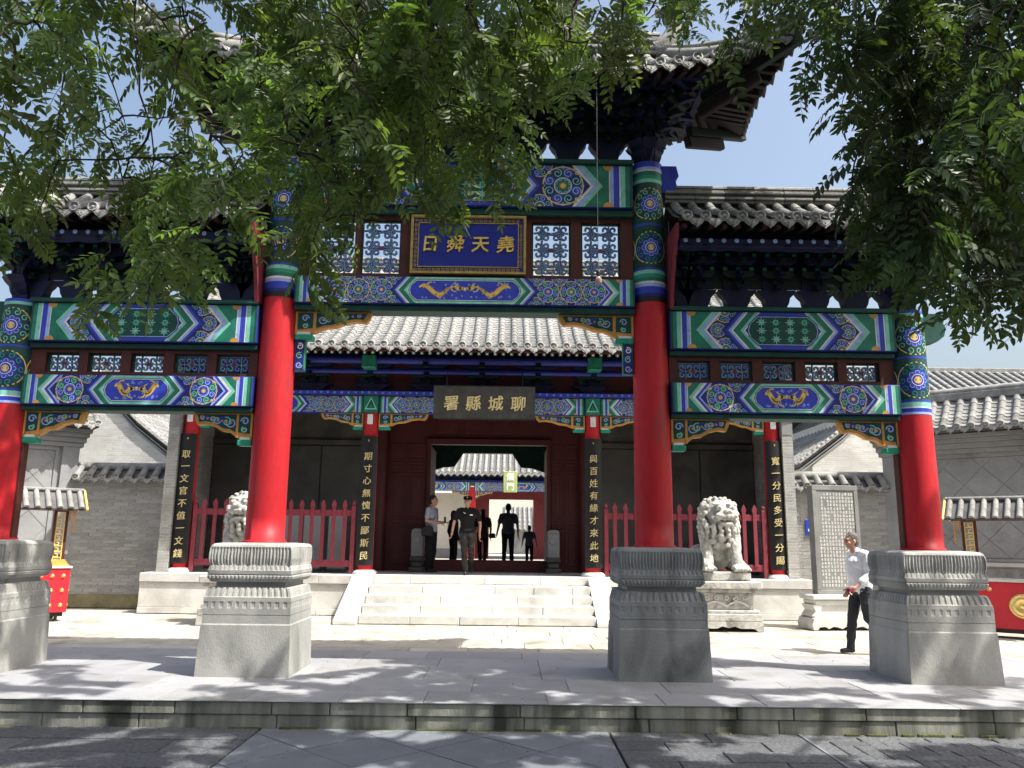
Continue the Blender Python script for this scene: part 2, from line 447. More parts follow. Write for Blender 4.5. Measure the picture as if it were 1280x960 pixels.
class Paint:
    def __init__(s, W, H, seg=0.):
        s.W, s.H, s.p, s.seg = W, H, [], seg
    def poly(s, pts, lay, col):
        s.p.append((pts, lay, PI_[col]))
    def rect(s, u0, u1, v0, v1, lay, col):
        n = max(1, int((u1 - u0) / s.seg)) if s.seg else 1
        for i in range(n):
            a, b = lerp(u0, u1, i / n), lerp(u0, u1, (i + 1) / n)
            s.poly([(a, v0), (b, v0), (b, v1), (a, v1)], lay, col)
    def arc(s, c, r0, r1, a0, a1, lay, col, n=12):
        for i in range(n):
            a, b = lerp(a0, a1, i / n), lerp(a0, a1, (i + 1) / n)
            q = [(c[0] + r * cos(t), c[1] + r * sin(t)) for r, t in ((r0, a), (r1, a), (r1, b), (r0, b))]
            s.poly(q if r0 > 0 else q[1:], lay, col)
    def ring(s, c, r0, r1, lay, col, n=16):
        k = max(1, int((r1 - r0) / s.seg)) if s.seg else 1
        for i in range(k):
            s.arc(c, lerp(r0, r1, i / k), lerp(r0, r1, (i + 1) / k), 0, 2 * pi, lay, col, n)
    def line(s, pts, w, lay, col):
        w2 = w if isinstance(w, (list, tuple)) else [w] * len(pts)
        L, Rr = [], []
        for i, p in enumerate(pts):
            a, b = pts[max(0, i - 1)], pts[min(len(pts) - 1, i + 1)]
            dx, dy = b[0] - a[0], b[1] - a[1]
            d = math.hypot(dx, dy) or 1
            nx, ny = -dy / d * w2[i] / 2, dx / d * w2[i] / 2
            L.append((p[0] + nx, p[1] + ny)); Rr.append((p[0] - nx, p[1] - ny))
        for i in range(len(pts) - 1):
            s.poly([L[i], L[i + 1], Rr[i + 1], Rr[i]], lay, col)
    def curl(s, c, r, w, lay, col, a0=0., turns=1.15, sgn=1, n=11):
        s.line([(c[0] + r * (1 - .72 * i / n) * cos(a0 + sgn * turns * 2 * pi * i / n),
                 c[1] + r * (1 - .72 * i / n) * sin(a0 + sgn * turns * 2 * pi * i / n)) for i in range(n + 1)], w, lay, col)
    def flower(s, c, r, a='navy', b='green', L=1):
        z = L - 1
        s.ring(c, 0, r, 1 + z, a, 20)
        s.ring(c, r * .95, r * 1.01, 3 + z, 'gold', 20)
        k = 8
        for i in range(k):
            an = 2 * pi * i / k + pi / k
            q = (c[0] + r * .7 * cos(an), c[1] + r * .7 * sin(an))
            s.ring(q, 0, r * .27, 2 + z, b if i % 2 else 'blue', 9)
            s.curl(q, r * .24, r * .055, 4 + z, 'lgreen' if i % 2 else 'lblue', an, 1.3, 1 if i % 2 else -1, 12)
            q2 = (c[0] + r * .93 * cos(an + pi / k), c[1] + r * .93 * sin(an + pi / k))
            s.curl(q2, r * .10, r * .035, 4 + z, 'lblue' if i % 2 else 'white', an, 1.1, 1, 7)
        s.ring(c, r * .40, r * .44, 4 + z, 'white', 16)
        s.ring(c, 0, r * .41, 3 + z, 'blue' if b == 'green' else 'green', 12)
        for i in range(8):
            an = 2 * pi * i / 8
            q = (c[0] + r * .30 * cos(an), c[1] + r * .30 * sin(an))
            s.arc(q, r * .07, r * .11, an - 1.9, an + 1.9, 5 + z, 'lblue', 6)
        s.ring(c, 0, r * .17, 5 + z, 'ochre', 12)
        s.ring(c, 0, r * .12, 6 + z, 'gold', 10)
    def chev(s, x, w, d, col, lay=2, k=.42):
        H, dx = s.H, s.H * k * d
        s.poly([(x, H / 2), (x + w, H / 2), (x + dx + w, H), (x + dx, H)], lay, col)
        s.poly([(x, H / 2), (x + dx, 0), (x + dx + w, 0), (x + w, H / 2)], lay, col)
    def chevs(s, x, w, d, cols, lay=2, k=.42):
        f = (.30, .27, .26, .17)
        for c, q in zip(cols, f):
            s.chev(x, w * q + .001, d, c, lay, k)
            x += w * q
        return x
    def mirror(s):
        s.p += [([(s.W - u, v) for u, v in reversed(q)], l, c) for q, l, c in s.p]
    def dragon(s, x0, x1, y, h, sg=1):
        n = 34
        wv = max(.95, min(2.6, abs(x1 - x0) / h * .55))
        pts, ws = [], []
        for i in range(n + 1):
            t = i / n
            pts.append((lerp(x0, x1, t), y + h * .30 * sin(t * wv * 2 * pi + .6) * (1 - .25 * t)))
            ws.append(h * (.05 + .17 * sin(pi * min(1, t * 1.15) ** .7)))
        s.line(pts, [w * 1.35 for w in ws], 6, 'ochre')
        s.line(pts, ws, 7, 'gold')
        for i in range(3, n, 4):
            p = pts[i]
            for q in (-1, 1):
                s.poly([(p[0] - h * .05, p[1]), (p[0] + h * .05, p[1]), (p[0] + sg * h * .09, p[1] + q * h * .22)], 6, 'gold')
        hd = pts[-1]
        d = 1 if x1 > x0 else -1
        s.ring(hd, 0, h * .16, 8, 'gold', 9)
        s.poly([(hd[0], hd[1] - h * .1), (hd[0] + d * h * .3, hd[1] - h * .08), (hd[0] + d * h * .28, hd[1] + h * .06), (hd[0], hd[1] + h * .12)], 8, 'gold')
        s.poly([(hd[0] - d * h * .05, hd[1] + h * .08), (hd[0] - d * h * .3, hd[1] + h * .34), (hd[0] + d * h * .06, hd[1] + h * .14)], 8, 'gold')
        s.ring((hd[0], hd[1] + h * .03), 0, h * .04, 9, 'white', 6)
        for t, q in ((.2, 1), (.42, -1), (.62, 1), (.82, -1)):
            i = int(t * n); p = pts[i]
            s.line([p, (p[0] + d * h * .12, p[1] + q * h * .2), (p[0] + d * h * .25, p[1] + q * h * .24)], h * .07, 7, 'gold')
            for a in (-.5, 0, .5):
                e = (p[0] + d * h * .25, p[1] + q * h * .24)
                s.line([e, (e[0] + h * .1 * cos(a) * d, e[1] + h * .1 * sin(a))], h * .025, 7, 'gold')
    def mesh_into(s, mb, fn, base=.0012, step=.00022):
        W, H = s.W, s.H
        def clip(pts):
            for ax, lim, sg in ((0, 0, 1), (0, W, -1), (1, 0, 1), (1, H, -1)):
                out = []
                for i in range(len(pts)):
                    a, b = pts[i - 1], pts[i]
                    da, db = (a[ax] - lim) * sg, (b[ax] - lim) * sg
                    if (da >= 0) != (db >= 0):
                        t = da / (da - db)
                        out.append((lerp(a[0], b[0], t), lerp(a[1], b[1], t)))
                    if db >= 0: out.append(b)
                pts = out
                if len(pts) < 3: return None
            return pts
        seen = {}
        for q, l, c in s.p:
            q = clip(q)
            if q:
                d = base + step * l
                mb.add([fn(u, v, d) for u, v in q], [tuple(range(len(q)))], c)

def beam_paint(W, H, cart=.34, style='dragon', flip=0):
    """the painted beam: end hoops, K-shaped chevrons, blossoms and a cartouche"""
    P = Paint(W, H)
    P.rect(0, W, 0, H, 0, 'green')
    Q = Paint(W, H)
    x = 0
    for w, c in ((.06, 'dgreen'), (.10, 'green'), (.11, 'lgreen'), (.025, 'white'), (.13, 'blue'), (.08, 'lblue'), (.025, 'white')):
        Q.rect(x, x + w * H, 0, H, 1, c); x += w * H
    xk = x + .02 * H
    K = .42
    Q.rect(x, W / 2, 0, H, 1, 'navy')
    xc = W * (.5 - cart / 2) - .62 * H
    xf0 = xk + .40 * H
    r = H * .47
    x0, x1 = xf0 + .10 * H, xc + .10 * H
    n = max(1, round((x1 - x0) / (r * 1.75)))
    st = (x1 - x0) / n
    for k in range(n + 1):
        for v in (0, H):
            Q.flower((x0 + st * k, v), r * .62, 'dgreen', 'navy', 1)
    for k in range(n):
        Q.flower((x0 + st * (k + .5), H / 2), min(r, st * .49), 'navy' if (k + flip) % 2 == 0 else 'dgreen', 'green' if (k + flip) % 2 == 0 else 'navy', 7)
    for v in (0, H):
        Q.poly([(x, H / 2), (x, v), (xk + K * H, v), (xk, H / 2)][::1 if v else -1], 13, 'green')
        Q.ring((x + .02 * H, v), 0, .12 * H, 14, 'ochre', 12)
    Q.chevs(xk, .40 * H, 1, ('green', 'lgreen', 'lblue', 'white') if flip else ('lgreen', 'white', 'blue', 'lblue'), 15, K)
    Q.chevs(xc, .30 * H, 1, ('navy', 'blue', 'lblue', 'white'), 16, K)
    Q.chevs(xc + .30 * H, .34 * H, 1, ('green', 'green', 'lgreen', 'white'), 17, K)
    xq = xc + .62 * H
    Q.poly([(xq, H / 2), (xq + K * H, 0), (W / 2, 0), (W / 2, H), (xq + K * H, H)], 18, 'lgreen' if style == 'dragon' else 'blue')
    xe, b = xq + .10 * H, .13 * H
    def hexh(g, lay, col):
        Q.poly([(xe + g, H / 2), (xe + .05 * H + g, H * .32), (xe + .26 * H + g * .6, b + g), (W / 2, b + g), (W / 2, H - b - g), (xe + .26 * H + g * .6, H - b - g), (xe + .05 * H + g, H * .68)], lay, col)
    if style == 'dragon':
        hexh(-.05 * H, 19, 'green'); hexh(-.02 * H, 20, 'white'); hexh(0, 21, 'blue')
    else:
        hexh(-.05 * H, 19, 'navy'); hexh(-.02 * H, 20, 'lblue'); hexh(0, 21, 'dgreen')
    Q.mirror()
    P.p += Q.p
    D = Paint(W, H)
    x0, x1 = xe + .34 * H, W - xe - .34 * H
    if style == 'dragon':
        D.dragon(x0, W / 2 - .22 * H, H / 2, H * .62)
        D.dragon(x1, W / 2 + .22 * H, H / 2, H * .62, -1)
        D.ring((W / 2, H * .55), 0, H * .08, 8, 'ochre', 10)
        D.ring((W / 2, H * .55), 0, H * .05, 9, 'white', 10)
        rr = random.Random(3)
        for i in range(26):
            q = (rr.uniform(x0, x1), H / 2 + rr.choice((-1, 1)) * rr.uniform(.18, .3) * H)
            D.curl(q, H * .045, H * .018, 3, 'lblue', rr.random() * 6, 1, 1, 6)
    else:
        n = max(3, int((x1 - x0) / (H * .30)))
        for i in range(n + 1):
            xx = lerp(x0, x1, i / n)
            for v in (.27, .5, .73):
                c = (xx, H * v)
                for j, a in enumerate((0, pi / 2, pi / 4, -pi / 4)):
                    l = H * (.13 if j < 2 else .11)
                    D.line([(c[0] - l * cos(a), c[1] - l * sin(a)), (c[0] + l * cos(a), c[1] + l * sin(a))], H * .022, 4 + j, 'lgreen' if (i + int(v * 10)) % 2 else 'mint')
                D.arc(c, H * .055, H * .075, 0, 2 * pi, 8, 'lgreen', 6)
    P.p += [(q, l + 21, c) for q, l, c in D.p]
    return P

def paint_plane(name, P, parent, x0, z0, y, local=False):
    mb = MB()
    P.mesh_into(mb, lambda u, v, d: (x0 + u, y - d, z0 + v))
    return mb.build(name, PAL, parent, local)

def text_mesh(txt, size, depth=.012, fat=.0):
    c = bpy.data.curves.new('t', 'FONT')
    c.body = txt
    c.size = size
    c.extrude = depth / 2
    c.resolution_u = 2
    c.align_x = 'CENTER'
    o = bpy.data.objects.new('t', c)
    COL.objects.link(o)
    bpy.context.view_layer.update()
    me = bpy.data.meshes.new_from_object(o.evaluated_get(bpy.context.evaluated_depsgraph_get()))
    bpy.data.objects.remove(o)
    co = np.array([v.co[:] for v in me.vertices])
    lo, hi = co.min(0), co.max(0)
    cx, cy = (lo[0] + hi[0]) / 2, size * .38
    mb = MB()
    for dx, dz, dy in ((0, 0, 0), (.020, .006, .0007), (-.012, .010, .0011), (.006, -.014, .0015)) if fat else ((0, 0, 0),):
        mb.add([(v.co.x - cx + dx * size, -v.co.z - dy, v.co.y - cy + dz * size) for v in me.vertices], [tuple(p.vertices) for p in me.polygons])
    bpy.data.meshes.remove(me)
    return mb

def characters(txt, size, pos, parent, mt='gold', fat=None, depth=.014, italic=.08):
    """each character its own raised piece; pos(i) gives its centre on the board"""
    for i, ch in enumerate(txt):
        mb = text_mesh(ch, size, depth, size * .018 if fat is None else fat)
        rr = random.Random(ord(ch) % 97 + i)
        a = rr.uniform(-.05, .05)
        c = pos(i)
        mb.v = [(c[0] + x * cos(a) + z * italic, c[1] + y, c[2] + z + x * (.06 + a)) for x, y, z in mb.v]
        mb.build('character', mt, parent)

# ------------------------------------------------------------------ blobs grown into one skin (figures and sculpture)
def capsule(mb, a, b, ra, rb, n=12, sx=1.):
    a, b = Vector(a), Vector(b)
    d = (b - a)
    L = d.length or 1e-4
    d /= L
    pts, rs = [], []
    for i in range(5):
        t = i / 4 * pi / 2
        pts.append(a - d * ra * cos(t)); rs.append(max(1e-4, ra * sin(t)))
    for i in range(5):
        t = i / 4 * pi / 2
        pts.append(b + d * rb * sin(t)); rs.append(max(1e-4, rb * cos(t)))
    mb.tube(pts, rs, n, flat=sx)

def skin(mb, name, mats, parent, voxel=.012, smooth=3, noise_amp=0., noise_s=8., local=True, **kw):
    me = mb.mesh("tmp", mats)
    o = bpy.data.objects.new('tmp', me)
    COL.objects.link(o)
    m = o.modifiers.new('r', 'REMESH')
    m.mode = 'VOXEL'
    m.voxel_size = voxel
    m.use_smooth_shade = True
    if smooth:
        s = o.modifiers.new('s', 'SMOOTH')
        s.iterations = smooth
        s.factor = .5
    bpy.context.view_layer.update()
    out = bpy.data.meshes.new_from_object(o.evaluated_get(bpy.context.evaluated_depsgraph_get()))
    bpy.data.objects.remove(o)
    out.name = name
    if noise_amp:
        ns = [v.normal.copy() for v in out.vertices]
        co = [v.co.copy() for v in out.vertices]
        out.vertices.foreach_set('co', [q for c, m_ in zip(co, ns) for q in c + m_ * (noise.noise(c * noise_s) * noise_amp + noise.noise(c * noise_s * 2.7) * noise_amp * .5)])
        out.update()
    q = bpy.data.objects.new(name, out)
    COL.objects.link(q)
    q.parent = parent
    return tag(q, **kw)
# ================================================================== THE SETTING: sky is the world; ground
mb = MB()
mb.box(-60, 60, -40, -1.74, -.60, -.29)
ground = mb.build('street_bed', 'joint', kind='structure')
mb = MB()
mb.box(-400, 400, -39, 600, -1.2, -.62)
mb.build('ground', 'joint', kind='structure')
mb = MB()
mb.box(-40, 40, -1.74, 26, -.60, -.03)
court = mb.build('courtyard_ground', 'cjoint', kind='structure')

# street paving: big smooth diamonds in the middle, rough granite at both sides
street = thing('street', (0, -3, -.25), None, None, kind='structure')
def diamond(cx, cy, d, clipx, y1):
    pts = [(cx - d, cy), (cx, cy - d), (cx + d, cy), (cx, cy + d)]
    for ax, lim, sg in ((0, clipx[0], 1), (0, clipx[1], -1), (1, y1, -1)):
        out = []
        for i in range(len(pts)):
            a, b = pts[i - 1], pts[i]
            da, db = (a[ax] - lim) * sg, (b[ax] - lim) * sg
            if (da >= 0) != (db >= 0):
                t = da / (da - db)
                out.append((lerp(a[0], b[0], t), lerp(a[1], b[1], t)))
            if db >= 0: out.append(b)
        pts = out
        if len(pts) < 3: return None
    return pts
PD = 1.03
for i in range(-4, 5):
    for j in range(-9, 3):
        for h in (0, 1):
            cx, cy = -.65 + PD * (i + h / 2), -2.57 + PD * (j + h / 2)
            q = diamond(cx, cy, PD / 2 - .008, (-1.74, 1.56), -1.80)
            if q and cy > -9:
                mb = MB(); z = -.25 + random.uniform(-.002, .002)
                mb.prism(q, 'z', -.30, z)
                mb.build('paving_slab', 'streetslab', street)
def strips(x0, x1, w, l, nm, y0=-9.5, y1=-1.80, jit=0):
    i = 0
    y = y1
    while y > y0:
        x = x0 - (l / 2 if i % 2 else 0)
        while x < x1:
            a, b = max(x, x0), min(x + l, x1)
            if b - a > .1:
                mb = MB()
                mb.box(a + .006, b - .006, y - w + .006, y - .006, -.30, -.252 + random.uniform(-.004, .004), ch=.005)
                mb.build('granite_sett', 'street', street)
            x += l
        y -= w
        i += 1
strips(1.58, 3.38, .34, .9, 'a', -5.6)
strips(-4.3, -1.76, .45, 1.27, 'b', -5.6)
# herringbone bricks at the right
hw, hl = .16, .48
mbp = MB(); mbp.box(-hl / 2 + .005, hl / 2 - .005, -hw / 2 + .005, hw / 2 - .005, -.05, 0, ch=.006)
hbm = mbp.mesh('paving_brick', 'street')
n = 0
for k in range(-26, 30):
    for m in range(-3, 12):
        for o in (0, 1):
            # staggered rows on the diagonal
            u, v = k * hw * 1.0 + m * hl, m * hl - k * hw
            cx = 3.42 + (k * hw) + (hl / 2 if o == 0 else hw / 2) + m * (hl + hw) * 1.0
            cy = -1.9 - (k * hw) - (hw / 2 if o == 0 else hl / 2 + hw) + 0 * v
            if 3.55 < cx < 6.6 and -4.4 < cy < -2.05 and n < 290:
                put('paving_brick', hbm, street, (cx, cy, -.249 + random.uniform(-.003, .002)), (0, 0, 0 if o == 0 else pi / 2)); n += 1
mb = MB(); mb.box(3.40, 9, -9.5, -1.80, -.30, -.262)
mb.build('rough_paving', 'street', street)
mb = MB(); mb.box(-12, -4.32, -9.5, -1.80, -.30, -.256)
mb.build('rough_paving', 'street', street)
mb = MB(); mb.box(3.385, 3.415, -9.5, -1.80, -.30, -.249)
mb.build('edge_strip', 'streetslab', street)

# kerb: two courses of stone
kerb = thing('kerb', (0, -1.78, -.25), None, None, kind='structure')
for z0, z1, y, seed, lo, hi in ((-.13, -.012, -1.80, 5, .55, 1.25), (-.30, -.134, -1.785, 9, .9, 1.5)):
    rr = random.Random(seed); x = -9.6
    while x < 9.6:
        l = rr.uniform(lo, hi)
        mb = MB(); dy = rr.uniform(-.004, .004)
        mb.box(x + .004, x + l - .004, y + dy, y + .36, z0, z1, ch=.008)
        mb.build('kerb_stone', 'kerb', kerb); x += l
# platform top slabs
plat = thing('platform', (0, 0, 0), None, None, kind='structure')
mb = MB(); mb.box(-12, 12, -1.45, 1.8, -.28, -.02); mb.build('slab_bed', 'cjoint', plat)
rr = random.Random(21)
for (ya, yb) in ((-1.82, -1.22), (-1.22, -.42), (-.42, .40), (.40, 1.1), (1.1, 1.78)):
    x = -9.4 + rr.uniform(0, .6)
    while x < 9.6:
        l = rr.uniform(.8, 1.35)
        mb = MB(); mb.box(x + .003, x + l - .003, ya + .003, yb - .003, -.10 if ya > -1.8 else -.012, rr.uniform(-.0015, .0015), ch=.004)
        mb.build('paving_slab', 'slab', plat); x += l
# courtyard paving, sunlit
cy_ = thing('courtyard_paving', (0, 3, 0), None, None, kind='structure')
rr = random.Random(31)
y = 1.80
while y < 6.9:
    w = rr.uniform(.42, .6)
    x = -11 + rr.uniform(0, .8)
    while x < 11:
        l = rr.uniform(.75, 1.2)
        if not (abs(x + l / 2) < 2.2 and y > 5.4):
            mb = MB(); mb.box(x + .005, x + l - .005, y + .005, y + w - .005, -.06, -.012 + rr.uniform(-.003, .003), ch=.004)
            mb.build('paving_slab', 'pave', cy_)
        x += l
    y += w
mb = MB(); mb.box(-14, 14, y + .003, 9.4, -.06, -.014); mb.build('far_paving', 'pave', cy_)

# ================================================================== roofs of round tiles
def barrel_row(mb, pts, r, n=6, seg=.27, mi=0):
    """half-round cover tiles stepping up along pts (list of Vector); each tile overlaps the next"""
    L = [0]
    for a, b in zip(pts, pts[1:]): L.append(L[-1] + (b - a).length)
    tot = L[-1]
    k = max(1, round(tot / seg))
    def at(d):
        for i in range(len(pts) - 1):
            if d <= L[i + 1] or i == len(pts) - 2:
                t = (d - L[i]) / max(1e-6, L[i + 1] - L[i])
                return pts[i].lerp(pts[i + 1], t)
    T = (pts[-1] - pts[0]).normalized()
    side = T.cross(Vector((0, 0, 1))).normalized()
    up = side.cross(T).normalized()
    for i in range(k):
        a, b = at(tot * i / k), at(tot * (i + 1) / k + (.012 if i < k - 1 else 0))
        ra, rb = r, r * .88
        vs = []
        for p, q in ((a, ra), (b, rb)):
            for j in range(n + 1):
                an = pi * j / n
                vs.append(p + side * (cos(an) * q) + up * (sin(an) * q))
        mb.add(vs, [(j, j + 1, n + 2 + j, n + 1 + j) for j in range(n)], mi, True)
        mb.add(vs[:n + 1], [tuple(range(n + 1))], mi)

def disc_mesh(r):
    mb = MB()
    mb.lathe([(0, .012), (r * .30, .010), (r * .42, 0), (r * .72, 0), (r * .78, .014), (r, .012), (r, -.03)], 14, ax='y')
    for v in range(len(mb.v)):
        x, y, z = mb.v[v]; mb.v[v] = (x, -y, z)
    for k in range(5):
        a = 2 * pi * k / 5
        mb.ball((r * .57 * cos(a), -.004, r * .57 * sin(a)), (r * .12, .008, r * .12), 5, 3)
    return mb.mesh('tile_end', 'tile_end')
def drip_mesh(w, h):
    mb = MB()
    o = [(-w / 2, 0), (-w * .46, -h * .35), (-w * .3, -h * .62), (-w * .12, -h * .8), (0, -h), (w * .12, -h * .8), (w * .3, -h * .62), (w * .46, -h * .35), (w / 2, 0), (w * .25, -h * .10), (0, -h * .14), (-w * .25, -h * .10)]
    mb.prism(o, 'y', -.012, .012)
    mb.prism([(x * .7, z * .66 - h * .13) for x, z in o], 'y', -.018, -.010)
    mb.lathe([(0, -.026), (w * .07, -.02), (w * .09, -.012)], 8, (0, 0, -h * .45), ax='y')
    return mb.mesh('drip_tile', 'tile_end')
DISC, DRIP = disc_mesh(.066), drip_mesh(.19, .135)
DISC_S, DRIP_S = disc_mesh(.058), drip_mesh(.16, .10)

def dougong(h, tiers, reach, name='bracket_set', hb=.17):
    """one bracket cluster; origin at the bottom middle"""
    mb = MB()
    # base block
    mb.prism([(-.12, 0), (.12, 0), (.115, hb * .14), (.15, hb * .38), (.165, hb * .62), (.21, hb * .78), (.25, hb), (-.25, hb), (-.21, hb * .78), (-.165, hb * .62), (-.15, hb * .38), (-.115, hb * .14)], 'y', -.08, .08, 0)
    th = (h - hb) / tiers
    for i in range(tiers):
        z = hb + i * th
        hh = th * .62
        w = min(.25, .17 + .05 * i)
        def arm(l, e):
            return [(-l, z + hh), (-l, z + hh * .45), (-l * .86, z + hh * .15), (-l * .66, z), (l * .66, z), (l * .86, z + hh * .15), (l, z + hh * .45), (l, z + hh)]
        mb.prism(arm(w, 0), 'y', -.035, .035, i % 2)
        rc = reach * (i + 1) / tiers
        # projecting arm with a beak
        mb.prism([(-rc, z + hh), (-rc - .03, z + hh * .3), (-rc - .07, z - .02), (-rc + .03, z), (rc - .03, z), (rc + .07, z - .02), (rc + .03, z + hh * .3), (rc, z + hh)], 'x', -.032, .032, (i + 1) % 2)
        for y in (-reach * i / tiers, reach * i / tiers) if i else ():
            ww = .20 if i < tiers - 1 else .25
            mb.prism([(-ww, z + hh), (-ww, z + hh * .4), (-ww * .7, z), (ww * .7, z), (ww, z + hh * .4), (ww, z + hh)], 'y', y - .028, y + .028, i % 2)
            for x in (-ww + .03, 0, ww - .03):
                mb.box(x - .032, x + .032, y - .036, y + .036, z + hh + .001, z + th - .002, 1)
                mb.box(x - .024, x + .024, y - .0365, y - .0362, z + hh + .008, z + th - .01, 2)
        for x in (-w + .035, 0, w - .035):
            mb.box(x - .035, x + .035, -.045, .045, z + hh + .001, z + th - .002, 1)
        mb.ball((0, -rc - .02, z + hh * .2), (.018, .02, .018), 6, 4, 2)
    return mb.mesh(name, ['shadedblue', 'shadedgreen', 'green'])

def hip_half(par, sg, xa, L, yE, zE, r, zR, up, out, c, sp, rx, tag_side=True):
    """one half of a small hipped roof, from x=xa to its swept-up outer corner; sg mirrors it"""
    LX, YX = L + out, yE + out
    def k(d): return max(0., 1 - d / (c + out)) ** 2
    def front(x):
        q = k(LX - x)
        return -(yE + out * q), zE + up * q
    def sidee(y):
        q = k(YX - abs(y))
        return L + out * q, zE + up * q
    pf = lambda t: .62 * t + .38 * t * t
    def fpt(x, t, s=-1):       # front (s=-1) or back slope
        ye, ze = front(x)
        return Vector((sg * x, -s * ye * (1 - t) * 1., lerp(ze, zR, pf(t))))
    def ftop(x):
        if x <= r: return 1.
        yh = YX * (x - r) / (LX - r)
        return max(0., 1 - yh / -front(x)[0])
    deck = MB()
    for s in (-1, 1):
        n = 26
        deck.grid(n, 6, lambda u, v: fpt(lerp(xa, LX, u), v * ftop(lerp(xa, LX, u)), s) + Vector((0, 0, -.03)), 0)
        deck.grid(n, 6, lambda u, v: fpt(lerp(xa, LX, u), v * ftop(lerp(xa, LX, u)), s) + Vector((0, 0, -.075)), 1)
        deck.grid(n, 1, lambda u, v: fpt(lerp(xa, LX, u), 0, s) + Vector((0, 0, -.03 - .045 * v)), 1)
    def spt(y, t):
        xe, ze = sidee(y)
        return Vector((sg * lerp(xe, r, t), y, lerp(ze, zR, pf(t))))
    def stop(y):
        xh = r + (LX - r) * abs(y) / YX
        xe = sidee(y)[0]
        return max(0., (xe - xh) / (xe - r))
    for dz, mi in ((-.03, 0), (-.075, 1)):
        deck.grid(20, 5, lambda u, v: spt(lerp(-YX, YX, u), v * stop(lerp(-YX, YX, u))) + Vector((0, 0, dz)), mi)
    deck.grid(20, 1, lambda u, v: spt(lerp(-YX, YX, u), 0) + Vector((0, 0, -.03 - .045 * v)), 1)
    dk = deck.build('roof', ['tiledark', 'shadedbrown'], par)
    # rows
    x = xa + sp * .5
    while x < LX - .05:
        for s in (-1, 1):
            t1 = ftop(x)
            if t1 > .03:
                m = max(2, int(6 * t1) + 1)
                mb = MB(); barrel_row(mb, [fpt(x, t1 * i / m, s) for i in range(m + 1)], rx)
                mb.build('tile_row', 'tile', dk)
            p = fpt(x, 0, s)
            if s == -1: put('tile_end', DISC, dk, p + Vector((0, -.012, .0)), (R(-8), 0, 0))
        x += sp
    x = xa + sp
    while x < LX - .06:
        p = fpt(x, 0, -1)
        put('drip_tile', DRIP, dk, p + Vector((0, -.004, -.03)), (R(-12), 0, 0))
        x += sp
    y = -YX + sp * .6
    while y < YX - .1:
        t1 = stop(y)
        if t1 > .03:
            m = max(2, int(5 * t1) + 1)
            mb = MB(); barrel_row(mb, [spt(y, t1 * i / m) for i in range(m + 1)], rx)
            mb.build('tile_row', 'tile', dk)
        p = spt(y, 0)
        put('tile_end', DISC, dk, p + Vector((sg * .012, 0, 0)), (0, 0, sg * pi / 2))
        p = spt(y + sp / 2, 0)
        put('drip_tile', DRIP, dk, p + Vector((sg * .004, 0, -.03)), (0, 0, sg * pi / 2))
        y += sp
    # hip ridges
    for s in (-1, 1):
        mb = MB()
        pts = []
        for i in range(13):
            t = i / 12
            xx = lerp(LX + .03, r, t)
            q = k((LX - xx) * .75)
            z = lerp(zE + up * k(max(0, LX - xx)), zR, pf(t)) + .05 + .10 * max(0, 1 - t * 6)
            pts.append(Vector((sg * xx, s * YX * (xx - r) / (LX - r) if xx > r else 0, z)))
        mb.tube(pts, [.075 + .02 * i / 12 for i in range(13)], 8)
        mb.tube([p + Vector((0, 0, .11)) for p in pts[1:]], .05, 8)
        # little seated beasts
        for i in (1, 2, 3):
            b = pts[i] + Vector((0, 0, .17))
            mb.ball(b, (.04, .04, .06), 6, 5); mb.ball(b + Vector((sg * .02, s * .02, .075)), .032, 6, 4)
        mb.build('hip_ridge', 'tile', dk)
        # corner beam under the hip
        cb = MB()
        a, b = Vector((sg * (L - .75), s * (yE - .55), zE - .10)), Vector((sg * (LX - .02), s * (YX - .02), zE + up - .06))
        ang = math.atan2(b.y - a.y, b.x - a.x)
        Mx = Matrix.Translation(a) @ Matrix.Rotation(ang, 4, 'Z') @ Matrix.Rotation(-math.atan2(b.z - a.z, (b - a).xy.length), 4, 'Y')
        cb.box(0, (b - a).length, -.05, .05, -.13, .0, 0, .01, Mx)
        cb.box(-.1, (b - a).length * .55, -.055, .055, -.30, -.135, 1, .02, Mx)
        cb.build('corner_beam', ['shadedgreen', 'shadedbrown'], dk)
    # rafters
    n = 0
    x = xa + .09
    rf = MB(); rf.box(-.034, .034, -.0, .62, -.055, .0, 0, .004); rf.box(-.026, .026, -.0022, -.0015, -.048, -.007, 1)
    rm = rf.mesh('rafter', ['shadedbrown', 'redbrown'])
    while x < LX - .1:
        ye, ze = front(x)
        fan = max(0, (x - (L - c * .9)) / (c * .9 + out)) * R(38)
        for s in (-1, 1):
            put('rafter', rm, dk, (sg * x, -s * (ye + .05) if s == 1 else ye + .05, ze - .08), (R(10), 0, (-sg * fan * -1) if s == -1 else pi - sg * fan * 1), (1, 1, 1))
        x += .165
    y = -yE + .5
    while y <= yE - .45:
        xe, ze = sidee(y)
        put('rafter', rm, dk, (sg * (xe - .05), y, ze - .08), (R(10), 0, sg * pi / 2))
        y += .165
    # square-ended rafters along the sweep at the side corner
    for s in (-1, 1):
        for i in range(7):
            y = s * (yE - .40 + i * .15)
            if abs(y) < YX - .05:
                xe, ze = sidee(y)
                put('rafter', rm, dk, (sg * (xe - .03), y, ze - .085), (R(10), 0, sg * pi / 2 - sg * s * -R(6 * i)))
    return dk

